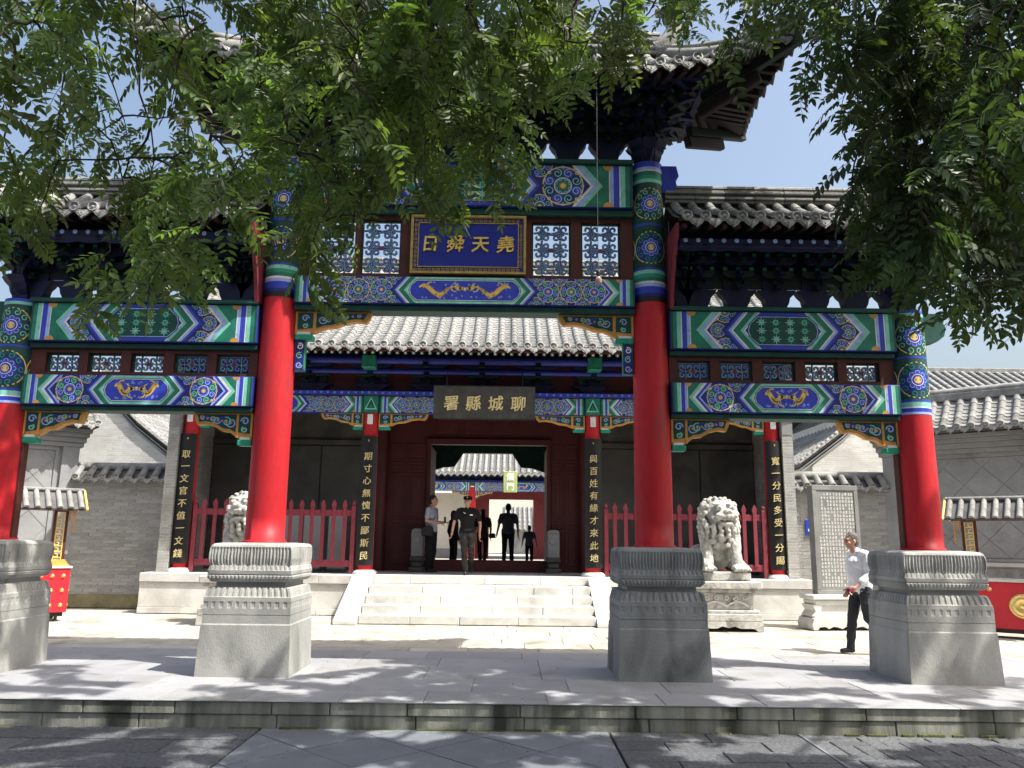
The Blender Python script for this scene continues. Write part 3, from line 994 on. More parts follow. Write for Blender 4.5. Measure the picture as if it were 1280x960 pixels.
def ridge(par, x0, x1, z, h=.30, w=.16, n=None, y=0., sw=.0):
    """a moulded ridge laid of short blocks"""
    n = n or max(1, round((x1 - x0) / .42))
    l = (x1 - x0) / n
    mb = MB()
    e = .003
    g = l / 2 - e
    for a, b, ww in ((0, .16, .62), (.18, .30, .80), (.32, .46, .55), (.50, .62, .78), (.64, .80, .58)):
        mb.box(-g, g, -w * ww, w * ww, h * a, h * b, 0, .006)
    mb.box(-g, g, -w * .42, w * .42, 0, h * .82, 1)
    mb.prism([(w * .62 * cos(pi * i / 8), h * .82 + h * .26 * sin(pi * i / 8)) for i in range(9)], 'x', -g, g)
    me = mb.mesh('ridge_block', ['tile', 'tiledark'])
    for i in range(n):
        put('ridge_block', me, par, (x0 + l * (i + .5), y, z + sw * abs((i + .5) / n * 2 - 1) ** 4), (0, 0, 0))

# ================================================================== THE MEMORIAL GATEWAY
A_, B_ = 2.38, 5.67
gate = thing('memorial_gateway', (0, 0, 0), 'four-columned red and painted Chinese memorial gateway with three tiled roofs over grey stone pedestals', 'gateway')

def ring_pts(w, cr, n=56, mod=None, z=0.):
    """a square ring with rounded corners, n points a side"""
    out = []
    h = w / 2
    for sd in range(4):
        for i in range(n):
            t = -1 + 2 * i / n
            x, y = t * h, -h
            if cr:
                e = h - cr
                if abs(x) > e:
                    q = (abs(x) - e) / cr
                    y = -h + cr * (1 - math.sqrt(max(0, 1 - q * q))) * .55
            if mod: y += mod(i / n)
            a = sd * pi / 2
            out.append((x * cos(a) - y * sin(a), x * sin(a) + y * cos(a), z))
    return out

def pedestal(x, label=None):
    mb = MB()
    NS = 96
    flute = lambda amp: (lambda t: amp * abs(sin(t * 26 * pi)) ** .7 * (0 if t < .02 or t > .98 else 1))
    bead = lambda amp, k: (lambda t: -amp * abs(sin(t * k * pi)))
    wave = lambda amp, k: (lambda t: amp * (1 if sin(t * k * 2 * pi) > .2 else 0))
    prof = [(0, 1.055, .0, None), (.56, 1.02, 0, None), (.575, 1.0, 0, None), (.665, 1.0, 0, None), (.667, .985, 0, None), (.672, .985, 0, None), (.674, 1.0, 0, None),
            (.74, 1.0, 0, None), (.76, 1.0, 0, wave(.006, 11)), (.80, .998, 0, wave(.006, 11)), (.82, 1.0, 0, None), (.865, .995, 0, None),
            (.875, .98, 0, wave(.010, 14)), (.93, .955, 0, wave(.014, 14)), (.965, .93, 0, wave(.012, 14)), (.975, .90, 0, None), (.982, .80, 0, None), (1.03, .80, 0, None),
            (1.035, .90, .02, None), (1.05, .915, .02, bead(.010, 22)), (1.075, .95, .02, bead(.016, 22)), (1.10, .965, .02, bead(.010, 22)), (1.112, .965, .02, None), (1.118, .955, .02, None),
            (1.124, .975, .02, None), (1.165, .98, .03, None), (1.17, .975, .03, wave(.006, 18)), (1.21, .955, .03, wave(.008, 18)), (1.22, .945, .04, flute(.004)),
            (1.25, .965, .045, flute(.018)), (1.30, .985, .05, flute(.024)), (1.36, .985, .05, flute(.024)), (1.405, .975, .05, flute(.018)), (1.43, .96, .05, None), (1.45, .94, .05, None), (1.466, .90, .05, None),
            (1.473, .80, .06, None), (1.478, .62, .04, None)]
    vs = []
    for z, w, cr, mod in prof:
        vs += ring_pts(w, cr, NS, mod, z)
    n = NS * 4
    mb.add(vs, [(i * n + k, i * n + (k + 1) % n, (i + 1) * n + (k + 1) % n, (i + 1) * n + k) for i in range(len(prof) - 1) for k in range(n)], 0, False)
    mb.add(vs[-n:], [tuple(range(n))])
    return mb.mesh('pedestal', 'stone')
pm = pedestal(0)
for i, x in enumerate((-B_, -A_, A_, B_)):
    if i == 2: pm = pm.copy(); pm.materials[0] = MT['stoneshade']
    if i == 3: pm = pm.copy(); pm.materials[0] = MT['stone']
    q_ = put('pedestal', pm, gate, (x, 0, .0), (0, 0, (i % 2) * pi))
    if i == 2: q_['label'] = 'darker grey weathered stone pedestal with tree shade put into its colour'

def column(x, ztop, zred, rb=.235, rt=.205):
    mb = MB()
    rad = lambda z: lerp(rb, rt, (z - 1.48) / (6.45 - 1.48))
    mb.lathe([(rad(1.478) * 1.10, 1.479), (rad(1.5) * 1.10, 1.50), (rad(1.5), 1.51)] + [(rad(z), z) for z in np.linspace(1.51, zred, 12)], 40)
    c = mb_shift(mb, x).build('column', 'red', gate)
    mb = MB()
    mb.lathe([(rad(z), z) for z in (zred, ztop)], 40, (x, 0, 0))
    mb.build('column_head', 'navy', c)
    r0 = (rad(zred) + rad(ztop)) / 2
    Wc, Hc = 2 * pi * r0, ztop - zred
    P = Paint(Wc, Hc, .028)
    def bands(v, cols):
        for h, cc in cols:
            P.rect(0, Wc, v, v + h, 1, cc); v += h
        return v
    if ztop > 5:
        lo = [(.07, 'black'), (.04, 'navy'), (.09, 'blue'), (.04, 'lblue'), (.03, 'white'), (.05, 'green'), (.05, 'mint'), (.05, 'lgreen')]
        hi = [(.05, 'lgreen'), (.05, 'mint'), (.06, 'green'), (.02, 'white'), (.04, 'lblue'), (.08, 'blue')]
    else:
        lo = [(.03, 'lblue'), (.05, 'blue'), (.015, 'white'), (.06, 'lgreen')]
        hi = [(.04, 'lgreen'), (.04, 'blue')]
    v = bands(0, lo)
    ht = sum(h for h, c_ in hi)
    v1 = Hc - ht
    P.rect(0, Wc, v, v1, 0, 'dgreen')
    bands(v1, hi)
    nf = max(2, round((v1 - v) / .60)) if ztop > 5 else 2
    st = (v1 - v) / nf
    P.seg = .028
    for a in range(3):
        for k in range(nf):
            c_ = (Wc * (a + .5) / 3, v + st * (k + .5))
            rr_ = min(.235, Wc / 6.1, st * .46)
            z = 1
            P.rect(c_[0] - rr_ * 1.02, c_[0] + rr_ * 1.02, c_[1] - st / 2 + .004, c_[1] - st / 2 + .03, 2, 'blue')
            P.ring(c_, rr_ * .97, rr_ * 1.03, 4, 'gold', 24)
            P.ring(c_, 0, rr_ * .97, 2, 'dgreen' if (k + a) % 2 else 'navy', 24)
            for i in range(10):
                an = 2 * pi * i / 10
                q = (c_[0] + rr_ * .78 * cos(an), c_[1] + rr_ * .78 * sin(an))
                P.curl(q, rr_ * .19, rr_ * .045, 6, 'lgreen' if (k + a) % 2 else 'mint', an, 1.1, 1 if i % 2 else -1, 9)
            P.ring(c_, 0, rr_ * .55, 7, 'blue', 18)
            for i in range(8):
                an = 2 * pi * i / 8
                q = (c_[0] + rr_ * .42 * cos(an), c_[1] + rr_ * .42 * sin(an))
                P.arc(q, rr_ * .10, rr_ * .135, an - 1.9, an + 1.9, 8, 'lblue', 6)
            P.ring(c_, rr_ * .30, rr_ * .34, 9, 'white', 14)
            P.ring(c_, 0, rr_ * .20, 10, 'gold', 12)
    mb = MB()
    def wrap(u, v, d):
        a = u / Wc * 2 * pi - pi / 2 - pi / 3 + 0
        z = zred + v
        rr_ = rad(z) + .0015 + d
        return (x + rr_ * cos(a), rr_ * sin(a), z)
    P.mesh_into(mb, wrap)
    mb.build('painted_bands', PAL, c)
def mb_shift(mb, x):
    mb.v = [(a + x, b, c) for a, b, c in mb.v]
    return mb
for x in (-A_, A_): column(x, 6.46, 4.54)
for x in (-B_, B_): column(x, 4.47, 3.13)

# ---------------- beams
def beam(x0, x1, z0, z1, style, cart, nm='painted_beam', flip=0, y=.20):
    mb = MB(); mb.box(x0, x1, -y, y, z0, z1, 0, .012)
    b = mb.build(nm, 'navy', gate)
    P = beam_paint(x1 - x0 - .02, z1 - z0 - .02, cart, style, flip)
    paint_plane('painted_pattern', P, b, x0 + .01, z0 + .01, -y - .001)
beam(-2.165, 2.165, 4.465, 4.83, 'dragon', .34)
beam(-2.165, 2.165, 5.795, 6.39, 'brocade', .30, flip=1)
for s in (-1, 1):
    a, b = (2.60, 5.455) if s > 0 else (-5.455, -2.60)
    beam(a, b, 3.12, 3.50, 'dragon', .30)
    beam(a, b, 3.925, 4.42, 'brocade', .34, flip=1)
# trim boards above and below the beams
mb = MB()
mb.box(-2.17, 2.17, -.25, .25, 6.393, 6.455, 0, .01)
mb.box(-2.17, 2.17, -.15, .15, 5.70, 5.792, 0, .01)
mb.box(-2.17, 2.17, -.14, .14, 4.39, 4.462, 1, .008)
for s in (-1, 1):
    a, b = sorted((s * 2.60, s * 5.46))
    mb.box(a, b, -.25, .25, 4.423, 4.475, 0, .01)
    mb.box(a, b, -.13, .13, 3.855, 3.922, 0, .01)
    mb.box(a, b, -.14, .14, 3.06, 3.117, 1, .008)
mb.build('trim_board', ['dgreen', 'dgreen'], gate)

# ---------------- pierced panels
def lattice(w, h, t=.030, ca=0, cb=1):
    """an openwork panel of scrolls; origin at its centre"""
    mb = MB()
    b = .022
    for q in ((-w / 2, w / 2, -h / 2, -h / 2 + b), (-w / 2, w / 2, h / 2 - b, h / 2), (-w / 2, -w / 2 + b, -h / 2 + b, h / 2 - b), (w / 2 - b, w / 2, -h / 2 + b, h / 2 - b)):
        mb.box(q[0], q[1], -t / 2, t / 2, q[2], q[3], 0)
    def rib(pts, wd, mi, y=0):
        P = Paint(1, 1)
        P.line(pts, wd, 0, 'navy')
        for q, l, c in P.p:
            mb.prism(q, 'y', -t / 2 + .003 + y, t / 2 - .003, mi)
        P = Paint(1, 1)
        P.line(pts, wd * .3, 0, 'navy')
        for q, l, c in P.p:
            mb.add([(u, -t / 2 + .002 + y, v) for u, v in q], [tuple(range(len(q)))], 2)
    def spiral(c, r, a0, sg, mi, turns=.95):
        rib([(c[0] + r * (1 - .62 * i / 9) * cos(a0 + sg * turns * 2 * pi * i / 9), c[1] + r * (1 - .62 * i / 9) * sin(a0 + sg * turns * 2 * pi * i / 9)) for i in range(10)], .021, mi)
    W2, H2 = (w / 2 - b), (h / 2 - b)
    tall = h > w
    nx, ny = (2, 3) if tall else (2, 1)
    U, V = 2 * W2 / nx, 2 * H2 / ny
    wd = .026 if tall else .021
    def srib(c, r, a0, sg, mi, turns=.9):
        rib([(c[0] + r * (1 - .60 * i / 10) * cos(a0 + sg * turns * 2 * pi * i / 10), c[1] + r * (1 - .60 * i / 10) * sin(a0 + sg * turns * 2 * pi * i / 10)) for i in range(11)], wd, mi)
    for i in range(nx):
        for j in range(ny):
            cx, cy = -W2 + U * (i + .5), -H2 + V * (j + .5)
            m = 1 if (i + j) % 2 else 3
            for sx in (-1, 1):
                for sy in (-1, 1):
                    r = min(U, V) * .205
                    srib((cx + sx * U * .24, cy + sy * V * .24), r, (pi / 2 if sy < 0 else -pi / 2), -sx * sy * (1 if tall else -1), m)
            rib([(cx - U * .48, cy), (cx - U * .26, cy + V * .03), (cx, cy - V * .02), (cx + U * .26, cy + V * .03), (cx + U * .48, cy)], wd * .8, 4 - m)
            rib([(cx, cy - V * .5), (cx + U * .03, cy - V * .2), (cx, cy + V * .03), (cx - U * .03, cy + V * .2), (cx, cy + V * .5)], wd * .8, 4 - m)
    if tall:
        for yy in (-H2 / ny * 1., H2 / ny):
            rib([(W2 * .55 * cos(q), yy + W2 * .45 * sin(q)) for q in np.linspace(0, 2 * pi, 17)], wd * .8, 1)
    mb.box(-w * .05, w * .05, -t / 2 - .004, t / 2, -.022, .022, 4)
    return mb.mesh('lattice_panel', ['dgreen', 'navy', 'lblue', 'green', 'redwood'])
LT, LS = lattice(.50, .74), lattice(.41, .25)
xs = (-1.70, -1.115, 1.105, 1.75)
mb = MB()
for a, b in ((-2.17, -1.985), (-1.44, -1.375), (-.855, .85), (1.36, 1.495), (2.005, 2.17)):
    mb.box(a, b, -.075, .075, 4.835, 5.70, 0, .004)
for a, b in ((-1.985, -1.44), (-1.375, -.855), (.85, 1.36), (1.495, 2.005)):
    mb.box(a, b, -.075, .075, 4.835, 4.905, 0, .004)
    mb.box(a, b, -.075, .075, 5.645, 5.70, 0, .004)
mb.build('frieze_frame', 'redbrown', gate)
for x, w in ((-1.7125, .545), (-1.115, .52), (1.105, .51), (1.75, .51)):
    put('lattice_panel', LT, gate, (x, 0, 5.275), (0, 0, 0), (w / .5, 1, 1))
for s in (-1, 1):
    ps = [2.915, 3.45, 3.995, 4.535, 5.065]
    mb = MB()
    e = [2.60] + [v for p in ps for v in (p - .205, p + .205)] + [5.46]
    for i in range(0, len(e), 2):
        a, b = sorted((s * e[i], s * e[i + 1])); mb.box(a, b, -.07, .07, 3.503, 3.855, 0, .004)
    for p in ps:
        a, b = sorted((s * (p - .205), s * (p + .205)))
        mb.box(a, b, -.07, .07, 3.503, 3.555, 0, .004); mb.box(a, b, -.07, .07, 3.805, 3.855, 0, .004)
    mb.build('frieze_frame', 'redbrown', gate)
    for p in ps: put('lattice_panel', LS, gate, (s * p, 0, 3.68))

# ---------------- carved corner brackets under the beams
def queti(l, h, y=.05, light=0):
    """origin at the upper inner corner, reaching +x"""
    mb = MB()
    out = [(0, 0), (l, 0), (l - .02, -h * .28), (l * .93, -h * .46), (l * .80, -h * .42), (l * .66, -h * .50), (l * .52, -h * .68), (l * .38, -h * .72), (l * .26, -h * .92), (.0, -h)]
    mb.prism(out, 'y', -y, y, 0)
    inn = [(.03, -.02), (l - .045, -.02), (l * .90, -h * .34), (l * .80, -h * .30), (l * .64, -h * .38), (l * .50, -h * .56), (l * .38, -h * .60), (.30 * l, -h * .70), (.03, -h * .78)]
    mb.prism(inn, 'y', -y - .006, -y, 1)
    mb.box(l * .235, l * .275, -y - .012, -y, -h * .93, -.0, 0)
    mb.box(0, .025, -y - .012, -y, -h * .98, 0, 0)
    P = Paint(9, 9)
    for i in range(7):
        t = i / 6
        c = (lerp(l * .36, l * .84, t), -h * lerp(.36, .17, t))
        P.curl(c, h * lerp(.20, .10, t), h * .045, i % 2, ('lblue', 'lgreen', 'blue')[i % 3], 1.2 * i, 1.2, 1 if i % 2 else -1)
        P.arc(c, 0, h * .05, 0, 6.28, 2, 'ochre', 6)
    P.curl((l * .13, -h * .30), h * .16, h * .05, 0, 'lblue', 0, 1.2)
    P.curl((l * .13, -h * .62), h * .12, h * .05, 0, 'lgreen', 1, 1.2, -1)
    for q, ly, c in P.p:
        mb.prism(q, 'y', -y - .013 - ly * .0006, -y - .005, 2 + c)
    mb.box(-.0, l * .24, -y - .02, y + .02, -h - .075, -h - .0, 2 + PI_['mint'], .012)
    mb.box(.01, l * .20, -y - .012, y + .01, -h - .0, -h + .03, 2 + PI_['white'])
    return mb.mesh('carved_bracket', ['ochre', 'dgreen'] + PAL)
qc, qs = queti(.96, .30), queti(.74, .33)
for s in (-1, 1):
    put('carved_bracket', qc, gate, (-s * 2.16, 0, 4.387), (0, 0, 0), (s, 1, 1))
    put('carved_bracket', qs, gate, (s * 2.61, 0, 3.057), (0, 0, 0), (s, 1, 1))
    put('carved_bracket', qs, gate, (s * 5.45, 0, 3.057), (0, 0, 0), (-s, 1, 1))
    # small hanging painted panel below the middle bay's brackets
    mb = MB()
    a, b = sorted((s * 2.02, s * 2.155))
    mb.box(a, b, -.045, .045, 3.62, 4.01, 0, .01)
    P = Paint(b - a - .02, .37)
    P.rect(0, 1, 0, 1, 0, 'navy')
    for i in range(3):
        P.curl(((b - a) / 2 - .01, .06 + i * .12), .045, .014, 2, ('lblue', 'lgreen', 'white')[i], i, 1.3, 1 if i % 2 else -1)
    pn = mb.build('hanging_panel', 'green', gate)
    paint_plane('painted_pattern', P, pn, a + .01, 3.63, -.046)
    # timber strips against the columns
    for xx in (s * 2.145, s * 2.62, s * 5.44):
        mb = MB(); mb.box(xx - .022, xx + .022, -.06, .06, 1.49, 3.05 if abs(xx) > 2.3 else 1.49 + 2.12, 0, .004)
        if abs(xx) > 5: mb.build('timber_strip', 'redbrown', gate)

# ---------------- bracket clusters
DGC = dougong(.98, 5, .66, hb=.31)
DGS = dougong(.84, 4, .50, hb=.27)
xc = [-2.385 + .53 * i for i in range(10)]
for x in xc: put('bracket_set', DGC, gate, (x, 0, 6.457))
for s in (-1, 1):
    for i in range(7): put('bracket_set', DGS, gate, (s * (3.0 + .51 * i - .51 * 0), 0, 4.477)) if i < 6 else None
    put('bracket_set', DGS, gate, (s * 2.80, 0, 4.477), (0, 0, 0), (.6, 1, 1))
    put('bracket_set', DGS, gate, (s * 5.67, 0, 4.50), (0, 0, pi / 4), (1.1, 1.2, 1))
    put('bracket_set', DGS, gate, (s * 5.67, 0, 4.50), (0, 0, pi / 2), (1.1, 1.2, 1))
    put('bracket_set', DGC, gate, (s * 2.385, 0, 6.46), (0, 0, pi / 2), (1.1, 1.1, 1))
    put('bracket_set', DGC, gate, (s * 2.385, 0, 6.46), (0, 0, s * pi / 4), (1.1, 1.3, 1))
    put('bracket_set', DGC, gate, (s * 2.385, 0, 6.46), (0, 0, -s * pi / 4), (1.1, 1.3, 1))
mb = MB()
mb.box(-2.4, 2.4, -.02, .02, 6.80, 7.75, 1)
mb.build('bracket_board', ['navy', 'shadedgreen'], gate)
for y in (-.64, -.3, .3, .64):
    mb = MB(); mb.box(-3.1, 3.1, y - .045, y + .045, 7.36, 7.47, 0, .01); mb.build('eave_purlin', 'shadedblue', gate)
for s in (-1, 1):
    mb = MB(); mb.box(s * 2.98, s * 3.08, -.59, .59, 7.28, 7.355, 0, .01); mb.build('eave_purlin', 'shadedblue', gate)
for s in (-1, 1):
    a, b = sorted((s * 2.66, s * 5.75))
    mb = MB(); mb.box(a, b, -.018, .018, 4.78, 5.7, 1); mb.build('bracket_board', ['navy', 'shadedgreen'], gate)
    mb = MB()
    for y in (-.49, .49):
        mb.box(a, b + (.25 if s > 0 else 0), y - .05, y + .05, 5.15, 5.27, 0, .015)
        for i in range(19):
            x = s * (2.75 + .16 * i)
            mb.lathe([(.0, -.004), (.022, -.003), (.03, .0)], 8, (x, y - .052 if y < 0 else y + .052, 5.235), 2, ax='y')
    # wavy cloud board
    n = 60
    for i in range(n):
        x0, x1 = lerp(a, b, i / n), lerp(a, b, (i + 1) / n)
        f = lambda x: 5.12 - .022 * abs(sin((x - a) * pi / .32))
        mb.prism([(x0, 5.15), (x1, 5.15), (x1, f(x1)), (x0, f(x0))], 'y', -.525, -.505, 0)
    mb.build('eave_purlin', ['shadedblue', 'shadedgreen', 'lblue'], gate)

# ---------------- end bosses beyond the outer columns and the wing bosses of the middle bay
for s in (-1, 1):
    mb = MB()
    mb.prism([(.20, 4.05), (.38, 4.09), (.47, 4.16), (.50, 4.26), (.47, 4.33), (.50, 4.40), (.44, 4.455), (.20, 4.455)], 'y', -.10, .10)
    mb.v = [(s * (B_ + a - .02), b, c) for a, b, c in mb.v]
    mb.build('beam_end', 'dgreen', gate)
    mb = MB()
    mb.prism([(.19, 6.06), (.33, 6.09), (.38, 6.17), (.36, 6.24), (.41, 6.30), (.38, 6.44), (.19, 6.44)], 'y', -.10, .10)
    mb.v = [(s * (A_ + a), b, c) for a, b, c in mb.v]
    mb.build('beam_end', 'blue', gate)
    # red curved boards closing the side roofs against the middle columns
    mb = MB()
    pts = [(-.70, 5.40), (.68, 5.40), (.62, 5.1), (.40, 4.75), (.25, 4.44), (-.25, 4.44), (-.29, 4.62), (-.36, 4.80), (-.45, 4.96), (-.48, 5.06), (-.56, 5.10), (-.58, 5.20), (-.66, 5.24), (-.67, 5.33)]
    mb.prism(pts, 'x', s * 2.60, s * 2.645)
    mb.build('gable_board', 'redwood', gate)

# ---------------- roofs
for s in (-1, 1):
    dk = hip_half(gate, s, 0.0, 3.80, .95, 7.38, 2.65, 8.10, .34, .30, 1.9, .229, .066)
    dk2 = hip_half(gate, s, 2.62, 6.22, .76, 5.47, 5.75, 5.95, .15, .16, .75, .2235, .062)
    a, b = sorted((s * 2.60, s * 5.75))
    ridge(dk2, a, b, 5.93, .25, .15)
    mb = MB()      # upturned ridge end
    mb.tube([(s * 5.7, 0, 6.03), (s * 5.9, 0, 6.08), (s * 6.02, 0, 6.23), (s * 5.98, 0, 6.39)], [.1, .1, .07, .03], 8)
    mb.build('ridge_end', 'tile', dk2)
    if s == 1:
        ridge(dk, -2.6, 2.6, 8.10, .34, .17)
        for q in (-1, 1):
            mb = MB()
            mb.tube([(q * 2.5, 0, 8.2), (q * 2.72, 0, 8.28), (q * 2.82, 0, 8.55), (q * 2.70, 0, 8.8), (q * 2.55, 0, 8.82)], [.15, .16, .12, .09, .04], 8)
            mb.build('ridge_end', 'tile', dk)

# ---------------- hanging lamp and wires
lamp = thing('hanging_bulb', (1.62, -.90, 4.5), 'bare bulb in a dark holder on a long thin wire below the middle roof', 'lamp')
mb = MB(); mb.tube([(1.62, -.90, 7.30), (1.615, -.90, 5.8), (1.62, -.90, 4.70)], .004, 6); mb.build('wire', 'cord', lamp)
mb = MB(); mb.lathe([(.02, 4.52), (.026, 4.58), (.02, 4.61), (.0, 4.62)], 12, (1.62, -.90, .09)); mb.build('lamp_holder', 'black', lamp)
mb = MB(); mb.lathe([(0, 4.42), (.03, 4.43), (.044, 4.46), (.04, 4.50), (.022, 4.53)], 14, (1.62, -.90, .09)); mb.build('bulb', 'glassb', lamp)
mb = MB(); mb.tube([(-1.75, -.9, 7.30), (-1.74, -.9, 6.5), (-1.75, -.9, 6.0)], .005, 6)
tag(mb.build('hanging_wire', 'black'), 'short loose black wire hanging under the left half of the middle roof', 'wire')

# ---------------- blue name board
nb = thing('name_board', (0.02, -.10, 5.28), 'deep blue board with gold fret frame and gold characters between the lattice panels', 'sign')
mb = MB(); mb.box(-.70, .755, -.13, -.08, 4.90, 5.67, 0, .01); mb.build('board', 'mblue', nb)
mb = MB()
x0, x1, z0, z1 = -.72, .775, 4.885, 5.685
for q in ((x0, x1, z0, z0 + .035), (x0, x1, z1 - .035, z1), (x0, x0 + .035, z0 + .036, z1 - .036), (x1 - .035, x1, z0 + .036, z1 - .036)):
    mb.box(q[0], q[1], -.165, -.079, q[2], q[3], 0, .006)
for q in ((x0 + .095, x1 - .095, z0 + .095, z0 + .107), (x0 + .095, x1 - .095, z1 - .107, z1 - .095), (x0 + .095, x0 + .107, z0 + .108, z1 - .108), (x1 - .107, x1 - .095, z0 + .108, z1 - .108)):
    mb.box(q[0], q[1], -.142, -.129, q[2], q[3], 0)
def fret(u, v, hz):
    l = .022
    for a in ((0, 0, 4, 1), (3, 0, 4, 3), (0, 2, 4, 3), (0, 0, 1, 2), (1.4, .9, 2, 1.6)):
        if hz: mb.box(u + a[0] * l * .55, u + a[2] * l * .55 - .003, -.138, -.129, v + a[1] * l * .55, v + a[3] * l * .55 - .003, 0)
        else: mb.box(u + a[1] * l * .55, u + a[3] * l * .55 - .003, -.138, -.129, v + a[0] * l * .55, v + a[2] * l * .55 - .003, 0)
u = x0 + .045
while u < x1 - .09:
    fret(u, z0 + .047, 1); fret(u, z1 - .083, 1); u += .060
v = z0 + .10
while v < z1 - .14:
    fret(x0 + .047, v, 0); fret(x1 - .083, v, 0); v += .060
mb.build('frame', 'dullgold', nb)
characters('日舜天堯', .235, lambda i: (-.465 + .325 * i, -.140, 5.30), nb)
# ================================================================== THE YAMEN GATE HALL
hall = thing('gate_hall', (0, 7.0, 0), 'yamen gate hall with grey tiled roof, painted beams and dark red doors behind the gateway', 'hall')
PT = .80
# podium, faced in blocks
pod = MB(); pod.box(-6.86, 6.86, 6.96, 14.2, 0, PT - .02); pod = pod.build('podium', 'whitestone', hall)
def blocks(par, x0, x1, y, z0, z1, lo, hi, seed, nm='stone_block', m='whitestone', th=.12, gap=.003):
    rr = random.Random(seed); x = x0
    while x < x1 - .05:
        l = min(rr.uniform(lo, hi), x1 - x)
        if x1 - x - l < .2: l = x1 - x
        mb = MB(); mb.box(x + gap, x + l - gap, y + rr.uniform(-.003, .003), y + th, z0 + gap, z1 - gap, ch=.006)
        mb.build(nm, m, par); x += l
for s in (-1, 1):
    a, b = sorted((s * 2.62, s * 6.9))
    blocks(pod, a, b, 6.86, 0, .12, .9, 1.4, 3 + s)
    blocks(pod, a, b, 6.88, .12, .62, 1.1, 1.7, 6 + s)
    blocks(pod, a, b, 6.84, .62, PT, 1.1, 1.9, 9 + s, th=.5)
    mb = MB(); mb.box(s * 6.86, s * 6.92, 6.98, 14.2, 0, PT - .002); mb.build('side_facing', 'whitestone', pod)
blocks(pod, -2.62, 2.62, 6.86, .64, PT, 1.0, 1.6, 44, th=.5)
rr = random.Random(8)
y = 7.37
while y < 14.1:
    x = -6.9
    while x < 6.8:
        l = min(rr.uniform(.8, 1.2), 6.9 - x)
        if y < 9.2 or (abs(x + l / 2) < 2.3 and y < 12):
            mb = MB(); mb.box(x + .003, x + l - .003, y + .003, y + .6, PT - .08, PT - rr.uniform(0, .003), ch=.004)
            mb.build('floor_slab', 'slab', pod)
        x += l
    y += .605
# steps
steps = thing('stone_steps', (0, 5.9, 0), 'broad flight of five pale stone steps with sloping side stones up to the hall', 'steps')
for i in range(4):
    yy = 5.28 + .33 * i
    rr = random.Random(60 + i); x = -2.13
    while x < 2.2:
        l = min(rr.uniform(.7, 1.5), 2.24 - x)
        if 2.24 - x - l < .25: l = 2.24 - x
        mb = MB(); mb.box(x + .003, x + l - .003, yy + rr.uniform(-.004, .004), yy + .42 if i < 3 else 6.86, .16 * i + (.0 if i == 0 else -.02), .16 * (i + 1) - .002, ch=.012)
        mb.build('step_stone', 'whitestone', steps); x += l
mb = MB(); mb.box(-2.1, 2.2, 5.7, 6.84, 0, .13); mb.box(-2.1, 2.2, 6.0, 6.84, .13, .29); mb.box(-2.1, 2.2, 6.35, 6.84, .29, .45); mb.build('core', 'whitestone', steps)
for a, b in ((-2.56, -2.14), (2.25, 2.67)):
    mb = MB(); mb.prism([(5.12, 0), (5.12, .06), (6.84, .86 - .06), (6.84, 0)], 'x', a, b); mb.build('side_stone', 'whitestone', steps)

# columns with their stone drums
HX = (-6.34, -2.43, 2.43, 6.36)
for x in HX:
    mb = MB(); mb.lathe([(.17, .88), (.168, 2.5), (.155, 4.70)], 24, (x, 7.5, 0)); c = mb.build('column', 'red', hall)
    mb = MB(); mb.lathe([(.27, PT), (.27, .83), (.235, .87), (.20, .885)], 24, (x, 7.5, 0)); mb.build('stone_drum', 'whitestone', c)
    mb = MB(); mb.box(x - .06, x + .06, 7.30, 7.335, 3.98, 4.20, 0, .01); mb.build('white_plate', 'white', c)
# painted beams
for a, b in ((-6.2, -2.60), (-2.26, 2.26), (2.60, 6.2)):
    mb = MB(); mb.box(a, b, 7.40, 7.62, 4.235, 4.62, 0, .008); bm = mb.build('painted_beam', 'navy', hall)
    paint_plane('painted_pattern', beam_paint(b - a, .36, .22, 'dragon'), bm, a, 4.247, 7.399)
for x in HX:
    mb = MB(); mb.box(x - .165, x + .165, 7.34, 7.6, 4.235, 4.62, 0, .01); c = mb.build('beam_joint', 'dgreen', hall)
    P = Paint(.31, .36)
    P.rect(0, .31, 0, .36, 0, 'green')
    P.poly([(.02, .06), (.29, .06), (.155, .34)], 1, 'lgreen'); P.poly([(.06, .09), (.25, .09), (.155, .29)], 2, 'dgreen'); P.poly([(.10, .11), (.21, .11), (.155, .20)], 3, 'green')
    paint_plane('painted_pattern', P, c, x - .155, 4.247, 7.339)
mb = MB(); mb.box(-6.5, 6.5, 7.30, 7.70, 4.625, 4.72, 0, .008); b_ = mb.build('upper_rail', 'navy', hall)
P = Paint(12.9, .07)
P.rect(0, 12.9, 0, .07, 0, 'blue')
for i in range(86):
    P.curl((.075 + .15 * i, .035), .026, .010, 1, ('lblue', 'lgreen')[i % 2], i, 1.2, 1, 7)
paint_plane('painted_pattern', P, b_, -6.45, 4.637, 7.299)
DGH = dougong(.62, 3, .55)
for x in [-6.36, -5.05, -3.75] + [-2.43, -1.215, 0, 1.215, 2.43] + [3.75, 5.05, 6.36]:
    put('bracket_set', DGH, hall, (x, 7.5, 4.722), (0, 0, 0), (1.75, 1.15, 1))
mb = MB(); mb.box(-6.5, 6.5, 7.53, 7.56, 4.72, 5.75); mb.build('bracket_board', 'maroon', hall)
for y, z, r in ((6.95, 5.33, .085), (7.12, 5.12, .06), (7.5, 5.52, .09)):
    mb = MB(); mb.tube([(-6.9, y, z), (6.9, y, z)], r, 12); mb.build('purlin', 'navy', hall)
for x in HX[1:3]:
    mb = MB(); mb.box(x - .15, x + .15, 6.80, 7.4, 5.13, 5.42, 0, .02); mb.build('beam_head', 'green', hall)
qh = queti(1.08, .34, .04)
